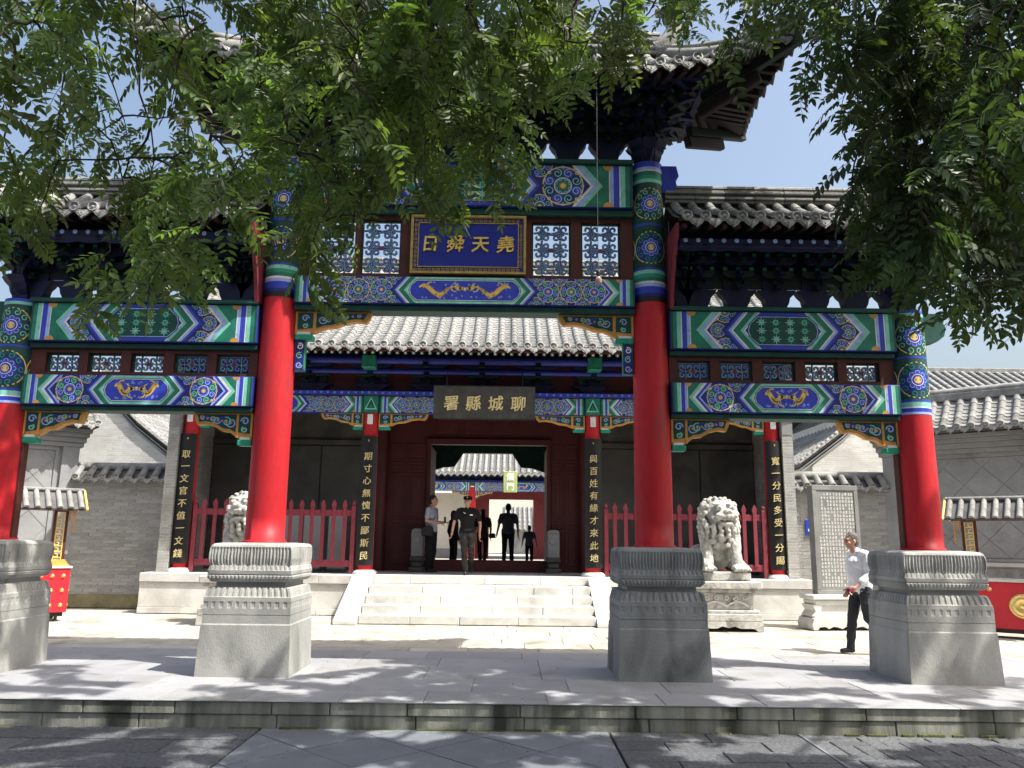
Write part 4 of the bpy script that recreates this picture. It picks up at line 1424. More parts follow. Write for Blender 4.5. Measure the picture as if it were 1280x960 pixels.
for x in HX:
    for s in (-1, 1):
        if abs(x + s) < 6.4:
            put('carved_bracket', qh, hall, (x + s * .17, 7.48, 4.23), (0, 0, 0), (s * (1 if abs(x + s) < 2.4 else .86), 1, .86))
# walls
for s in (-1, 1):
    mb = MB(); mb.box(s * 6.53, s * 6.76, 7.28, 14.0, PT, 5.3, 0); g = mb.build('gable_wall', 'brick', hall)
    prof = [(7.2, 5.3), (14.1, 5.3), (14.1, 5.5)]
    gp = [(7.3, 5.3), (14.0, 5.3), (14.0, 5.75), (12.3, 7.1), (10.6, 8.6), (8.9, 7.1), (7.3, 5.75)]
    mb = MB(); mb.prism(gp, 'x', s * 6.53, s * 6.76); mb.build('gable_wall', 'brick', hall)
    mb = MB()
    mb.prism([(7.27, 3.85), (7.26, 4.1), (7.20, 4.3), (7.12, 4.55), (6.95, 4.8), (6.80, 5.0), (6.45, 5.2), (6.45, 5.4), (7.27, 5.45)], 'x', s * 6.53, s * 6.76)
    mb.build('corbelled_shoulder', 'screenwall', hall)
    # side room wall
    a, b = sorted((s * 2.60, s * 6.52))
    for i in range(3):
        w = (b - a) / 3
        mb = MB(); mb.box(a + w * i + .012, a + w * (i + 1) - .012, 9.3, 9.45, PT, 3.72, 0, .01); mb.build('wall_panel', 'hallwall', hall)
    mb = MB(); mb.box(a, b, 9.36, 9.5, PT, 5.4); mb.box(a, b, 9.28, 9.4, 3.74, 3.86); mb.build('side_wall', 'hallwall', hall)
    mb = MB(); mb.box(s * 2.40, s * 2.58, 9.2, 13.6, PT, 5.6); mb.build('passage_wall', 'maroon', hall)
    mb = MB(); mb.lathe([(.17, .8), (.17, 5.3)], 20, (s * 2.45, 9.25, 0)); mb.build('column', 'maroon', hall)
mb = MB(); mb.box(-6.5, 6.5, 7.7, 13.6, 5.42, 5.5); mb.build('ceiling_board', 'maroon', hall)
# door wall
dw = MB()
dw.box(-2.30, -1.30, 9.30, 9.40, PT, 5.4); dw.box(1.56, 2.30, 9.30, 9.40, PT, 5.4); dw.box(-1.30, 1.56, 9.30, 9.40, 3.85, 5.4)
dw = dw.build('door_wall', 'maroon', hall)
for a, b in ((-1.34, -1.26), (1.52, 1.60)):
    mb = MB(); mb.box(a, b, 9.22, 9.42, PT, 3.79, 0, .01); mb.build('door_post', 'maroon', hall)
mb = MB(); mb.box(-1.36, 1.62, 9.20, 9.42, 3.78, 3.92, 0, .01); mb.build('door_lintel', 'maroon', hall)
mb = MB(); mb.box(-1.26, 1.52, 9.26, 9.38, PT, 1.07, 0, .01); mb.build('threshold', 'maroon', hall)
def panelled(x0, x1, ys, cells):
    for z0, z1 in cells:
        mb = MB()
        f = .035
        for q in ((x0, x1, z0, z0 + f), (x0, x1, z1 - f, z1), (x0, x0 + f, z0 + f, z1 - f), (x1 - f, x1, z0 + f, z1 - f)):
            mb.box(q[0], q[1], ys - .018, ys + .01, q[2], q[3], 0, .006)
        mb.box(x0 + f + .05, x1 - f - .05, ys - .012, ys + .01, z0 + f + .05, z1 - f - .05, 0, .01)
        mb.build('door_panel', 'maroon', hall)
for a, b in ((-2.22, -1.84), (-1.80, -1.38), (1.64, 1.92), (1.95, 2.24)):
    panelled(a, b, 9.30, ((.95, 1.75), (1.80, 2.02), (2.06, 3.10), (3.14, 3.36), (3.40, 3.80)))
for i in range(4):
    panelled(-1.2 + .66 * i, -1.2 + .66 * i + .6, 9.30, ((3.98, 4.55),))
# open red door leaves folded back inside the passage
for x, s in ((-1.30, 1), (1.56, -1)):
    mb = MB(); mb.box(x - .03, x + .03, 9.42, 10.7, PT + .02, 3.76, 0, .008); mb.build('door_leaf', 'maroon', hall)
# rear beam, brackets and columns
mb = MB(); mb.box(-2.4, 2.4, 13.45, 13.65, 4.02, 5.4, 0); mb.build('rear_beam', 'dgreen', hall)
for s in (-1, 1):
    mb = MB(); mb.prism([(s * 2.4, 4.02), (s * .72, 4.02), (s * .86, 3.80), (s * .98, 3.62), (s * 1.3, 3.60), (s * 1.6, 3.50), (s * 2.4, 3.30)], 'y', 13.5, 13.6); mb.build('rear_bracket', 'dgreen', hall)
# ---- roof
RP = [Vector((0, 6.20, 5.50)), Vector((0, 6.9, 5.87)), Vector((0, 7.7, 6.38)), Vector((0, 8.6, 7.00)), Vector((0, 9.5, 7.70)), Vector((0, 10.15, 8.25)), Vector((0, 10.6, 8.62))]
RB = [Vector((0, 21.2 - p.y, p.z)) for p in RP]
rfb = MB()
for pts in (RP, RB):
    for a, b in zip(pts, pts[1:]):
        for dz, mi in ((-.02, 0), (-.10, 1)):
            rfb.add([(-7.0, a.y, a.z + dz), (7.0, a.y, a.z + dz), (7.0, b.y, b.z + dz), (-7.0, b.y, b.z + dz)], [(0, 1, 2, 3)], mi)
        for x in (-7, 7):
            rfb.add([(x, a.y, a.z - .02), (x, a.y, a.z - .10), (x, b.y, b.z - .10), (x, b.y, b.z - .02)], [(0, 1, 2, 3)], 1)
roof = rfb.build('roof', ['tiledark', 'maroon'], hall)
mb = MB(); barrel_row(mb, RP, .078, 6, .24); rowF = mb.mesh('tile_row', 'tile')
mb = MB(); barrel_row(mb, RB, .078, 5, .5); rowB = mb.mesh('tile_row', 'tile')
# concave pan tiles between, seen as little steps
def pan_row(mb, pts, w, seg):
    L = sum((b - a).length for a, b in zip(pts, pts[1:]))
    k = int(L / seg)
    def at(d):
        for a, b in zip(pts, pts[1:]):
            l = (b - a).length
            if d <= l: return a.lerp(b, d / l)
            d -= l
        return pts[-1]
    for i in range(k):
        a, b = at(L * i / k), at(L * (i + 1) / k)
        vs = []
        for p, dz in ((a, .022), (b, .0)):
            for j in range(5):
                t = j / 4 * 2 - 1
                vs.append(p + Vector((t * w / 2, 0, dz - .02 + .035 * t * t)))
        mb.add(vs, [(j, j + 1, j + 6, j + 5) for j in range(4)], 0, True)
        mb.add([vs[j] for j in range(5)] + [vs[j] - Vector((0, 0, .025)) for j in range(5)], [(j, j + 1, j + 6, j + 5) for j in range(4)], 0)
mb = MB(); pan_row(mb, RP, .20, .13); panF = mb.mesh('pan_row', 'tile')
x = -6.9; i = 0
while x <= 6.95:
    put('tile_row', rowF, roof, (x, 0, 0)); put('tile_row', rowB, roof, (x, 0, 0))
    put('tile_end', DISC, roof, (x, 6.185, 5.50), (R(-8), 0, 0), (1.25, 1, 1.25))
    if x < 6.8:
        put('pan_row', panF, roof, (x + .1355, 0, 0))
        put('drip_tile', DRIP, roof, (x + .1355, 6.19, 5.48), (R(-10), 0, 0), (1.15, 1, 1.1))
    x += .271
ridge(roof, -6.9, 6.9, 8.58, .36, .2, 24, 10.6)
for ob in [o for o in COL.objects if o.name.startswith('ridge_block') and o.parent == roof]: ob.location.y = 10.6 - 7.0
for s in (-1, 1):
    for pts in (RP, RB):
        mb = MB(); mb.tube([Vector((s * 6.98, p.y, p.z + .07)) for p in pts], .10, 8); mb.build('verge_ridge', 'tile', roof)
    mb = MB(); mb.tube([(s * 6.8, 10.6, 8.8), (s * 7.0, 10.6, 9.0), (s * 7.05, 10.6, 9.3), (s * 6.9, 10.6, 9.45)], [.16, .16, .1, .05], 8); mb.build('ridge_end', 'tile', roof)
mb = MB(); mb.box(-6.95, 6.95, 6.215, 6.245, 5.36, 5.475); mb.build('eave_board', 'redbrown', roof)
rb_ = MB(); rb_.box(-.04, .04, 0, .8, -.07, 0, 0, .005); rb_.box(-.032, .032, -.003, -.001, -.062, -.008, 1); rb_.box(-.014, .014, -.0045, -.003, -.05, -.02, 2)
rbm = rb_.mesh('rafter', ['redbrown', 'green', 'white'])
x = -6.85
while x < 6.9:
    put('rafter', rbm, roof, (x, 6.27, 5.37), (R(27), 0, 0)); x += .17

# ---- pieces that stand or hang at the hall
pl = thing('county_plaque', (.07, 6.75, 4.0), 'dark grey plaque with four gold characters hung above the middle steps of the hall', 'sign')
pl.rotation_euler = (R(8), 0, 0)
mb = MB(); mb.box(-1.07, 1.07, -.03, .03, .02, .74, 0, .012); bd = mb.build('board', 'charcoal', pl, True)
mb = MB()
for q in ((-1.07, 1.07, .72, .74), (-1.07, 1.07, .02, .04)): mb.box(q[0], q[1], -.04, -.031, q[2], q[3], 0, .004)
mb.build('rim', 'black', pl, True)
for i, ch in enumerate('署縣城聊'):
    mb = text_mesh(ch, .33, .02, .005)
    mb.v = [(-.70 + .47 * i + x_ + z_ * .05, -.036 + y_, .37 + z_ + x_ * .08) for x_, y_, z_ in mb.v]
    mb.build('character', 'palegold', pl, True)
for s in (-1, 1):
    mb = MB(); mb.tube([(s * .8, 0, .74), (s * .8, .1, 1.05)], .012, 6); mb.build('hanger', 'black', pl, True)
cps = [('期寸心無愧不鄙斯民', -2.43, 'tall black couplet board with pale gold characters on the hall column left of the steps'),
       ('與百姓有緣才來此地', 2.43, 'tall black couplet board with gold characters on the hall column right of the steps'),
       ('取一文官不值一文錢', -6.34, 'tall black couplet board on the outermost hall column beside the left brick wall'),
       ('寬一分民多受一分賜', 6.36, 'tall black couplet board on the outermost hall column behind the seated stone lion with open view')]
cps[3] = (cps[3][0], cps[3][1], 'tall black couplet board on the outermost hall column nearest the inscribed stone tablet')
for txt, x, lab in cps:
    cp = thing('couplet_board', (x, 7.3, .98), lab, 'couplet board', 'couplet boards on the hall columns')
    mb = MB()
    arc_ = [(.30 * sin(a), .3 - .30 * cos(a)) for a in np.linspace(-.66, .66, 13)]
    inn = [(.28 * sin(a), .3 - .28 * cos(a)) for a in np.linspace(.66, -.66, 13)]
    mb.prism([(a, b) for a, b in arc_] + [(a, b) for a, b in inn], 'z', 0, 2.74)
    mb.build('board', 'black', cp, True)
    mb = MB()
    mb.box(-.012, .012, -.014, -.002, 2.62, 2.66, 0, .004); mb.build('hook', 'brass', cp, True)
    for i, ch in enumerate(txt):
        m2 = text_mesh(ch, .185, .034, 0)
        m2.v = [(x_ + z_ * .05, -.012 + y_, 2.30 - .262 * i + z_ + x_ * .06) for x_, y_, z_ in m2.v]
        m2.build('character', 'palegold', cp, True)
# picket fences
def fence(x0, x1, lab):
    f = thing('picket_fence', ((x0 + x1) / 2, 7.42, PT), lab, 'fence', 'red picket fences between the hall columns')
    for z0, z1 in ((.14, .28), (1.20, 1.33)):
        mb = MB(); mb.box(x0, x1, 7.40, 7.44, PT + z0, PT + z1, 0, .006); mb.build('rail', 'redwood', f)
    for x in (x0 + .04, x1 - .04):
        mb = MB(); mb.box(x - .045, x + .045, 7.37, 7.46, PT + .01, PT + 1.42, 0, .008); mb.ball((x, 7.415, PT + 1.47), (.05, .05, .06), 8, 6); mb.build('post', 'redwood', f)
    mb = MB(); mb.box(-.04, .04, -.018, .002, .24, 1.38, 0, .005)
    mb.prism([(-.04, 1.38), (.04, 1.38), (.055, 1.43), (.03, 1.50), (0, 1.55), (-.03, 1.50), (-.055, 1.43)], 'y', -.018, .002)
    me = mb.mesh('picket', 'redwood')
    n = int((x1 - x0) / .225)
    for i in range(1, n):
        put('picket', me, f, (x0 + (x1 - x0) * i / n, 7.395, PT))
fence(-6.12, -2.66, 'faded red picket fence with pointed tops left of the hall steps')
fence(2.66, 6.12, 'faded red picket fence with pointed tops behind the fully visible stone lion')
# carved stone piers at the doors
for x, lab in ((-1.48, 'small grey carved stone pier at the foot of the left door post'), (1.66, 'small grey carved stone pier at the foot of the right door post')):
    p = thing('door_pier', (x, 9.05, PT), lab, 'stone pier', 'stone piers at the hall doors')
    mb = MB(); mb.box(x - .17, x + .17, 8.8, 9.25, PT, PT + .10, 0, .01); mb.box(x - .13, x + .13, 8.84, 9.21, PT + .10, PT + .24, 0, .03); mb.box(x - .16, x + .16, 8.81, 9.24, PT + .24, PT + .34, 0, .015); mb.build('base', 'hallwall', p)
    mb = MB(); mb.box(x - .14, x + .14, 8.83, 9.22, PT + .34, PT + .90, 0, .02)
    mb.prism([(x - .14, PT + .90), (x + .14, PT + .90), (x + .12, PT + .95), (x + .06, PT + .975), (x - .06, PT + .975), (x - .12, PT + .95)], 'y', 8.83, 9.22)
    mb.lathe([(0, -.012), (.05, -.012), (.07, -.02), (.09, -.012), (.1, 0)], 14, (x, 8.83, PT + .72), ax='y')
    mb.build('block', 'screenwall', p)
# grey display boards standing behind the left fence
for x in (-4.9, -4.25, -3.75, -3.2):
    o = thing('standing_panel', (x, 8.2, PT), None, None, 'grey standing panels behind the left fence')
    mb = MB(); mb.box(x - .2, x + .2, 8.18, 8.22, PT + .06, PT + 1.25, 0, .01); mb.build('panel', 'screenwall', o)
    mb = MB(); mb.box(x - .22, x + .22, 8.05, 8.35, PT, PT + .055, 0, .01); mb.build('foot', 'charcoal', o)
    tag(o, {-4.9: 'grey standing panel behind the left fence, the one nearest the outer column', -4.25: 'grey standing panel behind the left fence, second from the outer column', -3.75: 'grey standing panel behind the left fence, second from the steps', -3.2: 'grey standing panel behind the left fence, the one nearest the steps'}[x], 'panel')

# ================================================================== side walls with tiled coping
mb = MB(); barrel_row(mb, [Vector((0, -.22, 0)), Vector((0, 0, .22))], .078, 6, .35); cop = mb.mesh('coping_tile', 'tile')
BRK = MB(); BRK.box(-.5, .5, 0, .05, 0, 1, 0, .0); BRK = BRK.mesh('brick', 'wallbrick')
def bricks(par, x0, x1, y, z0, z1, bw=.32, bh=.0735):
    rr = random.Random(int(abs(x0) * 10)); n = int((z1 - z0) / bh); hh = (z1 - z0) / n
    for j in range(n):
        x = x0 - (bw / 2 if j % 2 else 0)
        while x < x1 - .02:
            p, q = max(x, x0) + .004, min(x + bw, x1) - .004
            if q - p > .03:
                put('brick', BRK, par, ((p + q) / 2, y + rr.uniform(-.0035, .003), z0 + hh * j + .004), (0, 0, 0), (q - p, 1, hh - .008))
            x += bw
def coped_wall(s):
    a, b = sorted((s * 6.77, s * 9.08))
    w = thing('brick_wall', ((a + b) / 2, 8.08, 0), None, None, 'grey brick walls beside the hall')
    mb = MB(); mb.box(a, b, 7.988, 8.33, .0, 2.70); mb.build('wall_body', 'mortar', w)
    bricks(w, a, b, 7.98, .26, 2.62)
    mb = MB(); mb.box(a, b, 7.94, 7.98, 0, .28, 0, .008); mb.build('plinth', 'moss', w)
    mb = MB(); mb.box(a, b, 7.93, 8.38, 2.62, 2.68, 0, .006); mb.box(a, b, 7.89, 8.42, 2.682, 2.74, 0, .006); mb.build('cornice', 'screenwall', w)
    mb = MB(); mb.prism([(7.83, 2.745), (8.48, 2.745), (8.16, 3.0)], 'x', a, b); mb.build('coping_bed', 'tiledark', w)
    n = int((b - a) / .268)
    for i in range(n):
        x = a + (b - a) * (i + .5) / n
        put('coping_tile', cop, w, (x, 8.02, 2.80)); put('coping_tile', cop, w, (x, 8.3, 2.80), (0, 0, pi))
        put('tile_end', DISC, w, (x, 7.79, 2.80), (R(-8), 0, 0), (1.2, 1, 1.2))
        if i < n - 1: put('drip_tile', DRIP, w, (x + .134, 7.8, 2.785), (R(-8), 0, 0))
    mb = MB(); mb.tube([(a, 8.16, 3.05), (b, 8.16, 3.05)], .095, 10); mb.build('coping_ridge', 'tile', w)
    return w
wl = coped_wall(-1); tag(wl, 'half shaded grey brick wall with tiled coping and mossy foot, left of the hall', 'wall')
wr = coped_wall(1); tag(wr, 'grey brick wall with tiled coping behind the inscribed stone tablet', 'wall')
bs = thing('wall_plate', (7.2, 7.95, 1.6), 'small blue plate with a tan plate above it on the brick wall beside the tablet', 'plate')
mb = MB(); mb.box(7.18, 7.44, 7.945, 7.975, 1.72, 2.06, 0, .006); mb.build('blue_plate', 'blueplate', bs)
mb = MB(); mb.box(7.23, 7.39, 7.935, 7.943, 1.80, 1.86); mb.box(7.27, 7.35, 7.935, 7.943, 1.90, 1.97); mb.build('white_mark', 'white', bs)
mb = MB(); mb.box(7.28, 7.46, 7.945, 7.975, 2.10, 2.32, 0, .006); mb.build('tan_plate', 'ochre', bs)

# ================================================================== splayed screen walls
def screen(s):
    w = thing('screen_wall', (s * 9.06, 8.05, 0), None, None, 'splayed grey screen walls flanking the hall', rz=-s * R(40) if s > 0 else 0)
    w.scale = (.94, .94, .962)
    # local x runs from the hall outwards; mirrored for the left one
    Lw = 5.6
    def bx(x0, x1, y0, y1, z0, z1, nm, m, par=None, ch=.008):
        mb = MB()
        if s < 0: x0, x1 = -x1, -x0
        mb.box(x0, x1, y0, y1, z0, z1, 0, ch); return mb.build(nm, m, par or w, True)
    if s < 0: w.rotation_euler = (0, 0, R(40))
    bx(0, Lw, 0, .45, 0, 3.85, 'wall_body', 'screenwall', ch=0)
    bx(-.06, Lw + .05, -.10, .55, 0, .30, 'foot_course', 'screenwall')
    bx(-.02, Lw + .02, -.06, .5, .30, .78, 'foot_course', 'screenwall')
    bx(.0, Lw, -.03, .48, .783, 1.16, 'carved_band', 'screenwall')
    bx(-.04, Lw + .04, -.09, .54, 1.163, 1.25, 'ledge', 'whitestone')
    for z in (.84, 1.10):
        bx(.02, Lw, -.045, -.029, z, z + .03, 'moulding', 'screenwall', ch=.004)
    P = Paint(Lw, .24)
    for i in range(22):
        P.curl((.15 + .25 * i, .12), .08, .022, 0, 'navy', i, 1.2, 1 if i % 2 else -1)
    mb = MB()
    for q, l, c in P.p: mb.prism([(s * u, .88 + v) for u, v in q], 'y', -.05, -.028)
    mb.build('carved_scroll', 'screenwall', w, True)
    for x0, x1 in ((0, .36), (Lw - .36, Lw)): bx(x0, x1, -.09, .02, 1.253, 3.6, 'end_pier', 'screenwall')
    for x0, x1 in ((.42, .5), (Lw - .5, Lw - .42)): bx(x0, x1, -.045, .01, 1.33, 3.5, 'inner_frame', 'screenwall')
    bx(.42, Lw - .42, -.045, .01, 1.255, 1.33, 'inner_frame', 'screenwall'); bx(.42, Lw - .42, -.045, .01, 3.5, 3.6, 'inner_frame', 'screenwall')
    # diamond tiles
    d = .39
    x0, x1, z0, z1 = .51, Lw - .51, 1.34, 3.49
    for i in range(0, 14):
        for j in range(-1, 8):
            for h in (0, .5):
                cx, cz = x0 + 2 * d * (i * .5 + h * .5 if 0 else i + h) , z0 + 2 * d * (j + h)
                if cx > x1 + d: continue
                pts = [(cx - d, cz), (cx, cz - d), (cx + d, cz), (cx, cz + d)]
                for ax, lim, sg in ((0, x0, 1), (0, x1, -1), (1, z0, 1), (1, z1, -1)):
                    out = []
                    for k in range(len(pts)):
                        a, b = pts[k - 1], pts[k]
                        da, db = (a[ax] - lim) * sg, (b[ax] - lim) * sg
                        if (da >= 0) != (db >= 0):
                            t = da / (da - db); out.append((lerp(a[0], b[0], t), lerp(a[1], b[1], t)))
                        if db >= 0: out.append(b)
                    pts = out
                    if len(pts) < 3: break
                if len(pts) < 3: continue
                c = (sum(p[0] for p in pts) / len(pts), sum(p[1] for p in pts) / len(pts))
                ps = [(s * (c[0] + (p[0] - c[0]) * .978), c[1] + (p[1] - c[1]) * .978) for p in pts]
                mb = MB(); mb.prism(ps, 'y', -.014 + random.uniform(-.001, .001), .02); mb.build('diamond_tile', 'screenwall', w, True)
    # corner carving and cornice
    for k, (dy, z0, z1) in enumerate(((.12, 3.60, 3.70), (.18, 3.703, 3.82), (.25, 3.823, 3.92), (.32, 3.923, 4.02))):
        bx(-dy * .6, Lw + dy * .6, -dy, .45 + dy, z0, z1, 'cornice', 'screenwall')
    mb = MB(); barrel_row(mb, [Vector((0, -.56, 4.14)), Vector((0, -.2, 4.42)), Vector((0, .22, 4.86))], .08, 6, .24); rm = mb.mesh('tile_row', 'tile')
    mb = MB(); pan_row(mb, [Vector((0, -.56, 4.14)), Vector((0, -.2, 4.42)), Vector((0, .22, 4.86))], .20, .13); pm_ = mb.mesh('pan_row', 'tile')
    mb = MB()
    for q in (1, -1):
        f = lambda y: .22 + q * (y - .22)
        mb.prism([(f(-.56), 4.04), (f(-.56), 4.12), (f(-.2), 4.40), (.22, 4.84), (.22, 4.04)], 'x', -s * .25, s * (Lw + .25))
    rf = mb.build('roof', 'tiledark', w, True)
    x = -.22
    while x < Lw + .25:
        put('tile_row', rm, rf, (s * x, 0, 0), local=True); put('tile_row', rm, rf, (s * x, .44, 0), (0, 0, pi), local=True)
        put('tile_end', DISC, rf, (s * x, -.575, 4.14), (R(-8), 0, 0), (1.2, 1, 1.2), local=True)
        put('pan_row', pm_, rf, (s * (x + .14), 0, 0), local=True)
        put('drip_tile', DRIP, rf, (s * (x + .14), -.57, 4.125), (R(-8), 0, 0), (1.1, 1, 1.1), local=True)
        x += .28
    mb = MB(); mb.box(-s * .25, s * (Lw + .25), .12, .32, 4.82, 5.0, 0, .02); mb.tube([(-s * .3, .22, 5.03), (s * (Lw + .3), .22, 5.03)], .09, 8); mb.build('ridge', 'tile', rf, True)
    return w
sr = screen(1); tag(sr, 'shaded grey screen wall with diamond tiling and tiled roof behind the outermost red column', 'screen wall')
sl = screen(-1); tag(sl, 'sunlit pale screen wall with diamond tiling at the far left edge', 'screen wall')

# ================================================================== wheeled display stands with little tiled canopies
def display(x, y, rz, lab):
    d = thing('display_stand', (x, y, 0), lab, 'display stand', 'wheeled display stands with tiled canopies', rz=rz)
    mb = MB(); mb.box(-.95, .95, -.26, .26, .15, .93, 0, .012); bx = mb.build('base_box', 'signred', d, True)
    mb = MB(); mb.box(-.97, .97, -.28, .28, .932, .97, 0, .006); mb.build('base_top', 'whitestone', d, True)
    mb = MB(); mb.box(-.90, .90, -.22, .22, .08, .148, 0); mb.build('skirt', 'black', d, True)
    st = MB(); st.lathe([(0, -.035), (.012, -.032), (.022, -.022), (.028, -.008), (.036, -.003), (.038, 0)], 12, ax='y'); sm = st.mesh('stud', 'brass')
    for xx in (-.84, -.66, -.48, .48, .66, .84):
        for z in (.28, .54, .80) if abs(xx) > .8 or 1 else (.28, .80):
            if abs(xx) < .6 and z == .54: continue
            put('stud', sm, bx, (xx, -.262, z), local=True)
    for yy in (-.15, .15):
        for z in (.28, .54, .80):
            for s in (-1, 1): put('stud', sm, bx, (s * .952, yy, z), (0, 0, s * pi / 2), local=True)
    mb = MB(); mb.lathe([(0, -.03), (.10, -.03), (.12, -.04), (.14, -.03), (.17, -.03), (.19, -.04), (.205, -.02), (.21, 0)], 32, (0, -.262, .54), ax='y')
    for k in range(8):
        a = 2 * pi * k / 8; mb.ball((.155 * cos(a), -.295, .54 + .155 * sin(a)), .016, 6, 4)
    mb.ball((0, -.29, .54), (.06, .02, .05), 8, 6); mb.ball((-.03, -.305, .57), .018, 6, 4); mb.ball((.03, -.305, .57), .018, 6, 4)
    mb.build('medallion', 'brass', bx, True)
    for s in (-1, 1):
        for q in (-.16, .16):
            mb = MB(); mb.lathe([(.03, -.02), (.065, -.018), (.07, 0), (.065, .018), (.03, .02)], 14, (s * .80, q, .075), ax='x'); wv = mb.build('wheel', 'black', d, True)
            mb = MB(); mb.box(s * .80 - .03, s * .80 + .03, q - .012, q + .012, .06, .15); mb.build('wheel_fork', 'brass', wv, True)
        # side frame with fretwork
        p = MB()
        for xx in (.64, .84):
            p.box(s * (xx - .02), s * (xx + .02), -.03, .03, .97, 2.02, 0, .004)
        for z in (1.0, 1.98): p.box(s * .66, s * .82, -.028, .028, z - .02, z + .02, 0, .003)
        p = p.build('post_frame', 'redbrown', d, True)
        m2 = MB()
        z = 1.03
        while z < 1.93:
            for a in ((.665, .68, 0, .10), (.80, .815, 0, .10), (.68, .74, .0, .014), (.74, .754, .0, .06), (.70, .74, .05, .062), (.68, .80, .088, .10)):
                m2.box(s * a[0], s * a[1], -.014, .014, z + a[2], z + a[3])
            z += .105
        m2.build('fretwork', 'gold', p, True)
        m3 = MB()
        m3.box(s * .86, s * .98, -.02, .02, 1.94, 1.97); m3.box(s * .955, s * .98, -.02, .02, 1.62, 1.94); m3.box(s * .88, s * .90, -.02, .02, 1.80, 1.94)
        m3.ball((s * .967, 0, 1.60), .022, 6, 5)
        m3.prism([(s * .62, .97), (s * .95, .97), (s * .90, 1.03), (s * .86, 1.09), (s * .62, 1.09)], 'y', -.12, .12)
        m3.build('side_bracket', 'ochre', p, True)
    mb = MB(); mb.box(-.92, .92, -.035, .035, 1.985, 2.06, 0, .006); mb.build('top_rail', 'redwood', d, True)
    mb = MB(); mb.box(-1.07, 1.07, -.33, -.29, 1.985, 2.01); mb.box(-1.07, 1.07, .29, .33, 1.985, 2.01)
    mb.prism([(-.34, 2.01), (.34, 2.01), (0, 2.33)], 'x', -1.06, 1.06); cn = mb.build('canopy', ['tiledark'], d, True)
    mb = MB(); barrel_row(mb, [Vector((0, -.36, 2.02)), Vector((0, 0, 2.35))], .05, 6, .6); rm = mb.mesh('tile_row', 'tile')
    n = 12
    for i in range(n):
        xx = -1.0 + 2.0 * i / (n - 1)
        put('tile_row', rm, cn, (xx, 0, 0), local=True); put('tile_row', rm, cn, (xx, 0, 0), (0, 0, pi), local=True)
    mb = MB(); mb.tube([(-1.08, 0, 2.37), (1.08, 0, 2.37)], .04, 8); mb.build('canopy_ridge', 'tile', cn, True)
    for s in (-1, 1):
        for q in (-1, 1):
            mb = MB(); mb.tube([(s * 1.09, q * .37, 2.0), (s * 1.09, 0, 2.37)], .022, 6); mb.build('verge_strip', 'gold', cn, True)
display(9.50, 4.20, R(-38), 'red wheeled display base with gold studs and tiled canopy at the right edge')
display(-8.36, 4.85, R(40), 'red wheeled display base with gold fretwork post and tiled canopy at the left edge')

# ================================================================== inscribed tablet on its carved base
tb = thing('stone_tablet', (6.80, 5.45, 0), 'upright grey inscribed stone tablet on a pale carved base behind the walking man', 'tablet', rz=R(8))
mb = MB(); mb.box(-.47, .47, -.09, .09, .62, 2.64, 0, .015); sl_ = mb.build('slab', 'stele', tb, True)
mb = MB()
for q in ((-.47, .47, .62, .70), (-.47, .47, 2.54, 2.64), (-.47, -.38, .70, 2.54), (.38, .47, .70, 2.54)): mb.box(q[0] + .003, q[1] - .003, -.105, -.088, q[2] + .003, q[3] - .003, 0, .006)
mb.build('slab_border', 'stele', sl_, True)
mb = MB(); rr = random.Random(4)
for i in range(12):
    for j in range(26):
        if (i > 10 and j > 9) or (i == 0 and j < 12) or rr.random() < .03: continue
        cx, cz = -.335 + .0615 * i, 2.47 - .0675 * j
        for k in range(rr.choice((2, 3, 3))):
            z = cz + (-.019 + .019 * k)
            w_ = rr.uniform(.014, .023); mb.box(cx - w_, cx + w_, -.0935 - .0002 * k, -.0885, z - .0042, z + .0042)
        for k in range(rr.choice((1, 2))):
            u = rr.uniform(-.016, .016); mb.box(cx + u - .004, cx + u + .004, -.0945 - .0002 * k, -.0885, cz - .024, cz + .022)
tag(mb.build('engraved_writing', 'steletext', sl_, True), kind='stuff')
mb = MB(); mb.box(-.66, .66, -.26, .26, .53, .62, 0, .02); mb.box(-.60, .60, -.22, .22, .44, .53, 0, .02); mb.build('base_top', 'whitestone', tb, True)
mb = MB(); mb.prism([(-.52, .44), (.52, .44), (.46, .38), (.50, .22), (-.50, .22), (-.46, .38)], 'y', -.18, .18)
mb.build('base_waist', 'whitestone', tb, True)
mb = MB()
o = [(-.68, 0), (-.60, 0), (-.56, .05), (-.45, .06), (-.38, .02), (-.30, .06), (-.2, .05), (-.12, .02), (-.05, .06), (.05, .06), (.12, .02), (.2, .05), (.30, .06), (.38, .02), (.45, .06), (.56, .05), (.60, 0), (.68, 0), (.70, .10), (.66, .20), (.56, .24), (-.56, .24), (-.66, .20), (-.70, .10)]
mb.prism(o, 'y', -.28, .28)
mb.build('base_foot', 'whitestone', tb, True)
for s in (-1, 1):
    mb = MB(); mb.prism([(s * .50, .235), (s * .66, .235), (s * .58, .33), (s * .64, .44), (s * .46, .44)], 'y', -.21, .21); mb.build('scroll_leg', 'whitestone', tb, True)

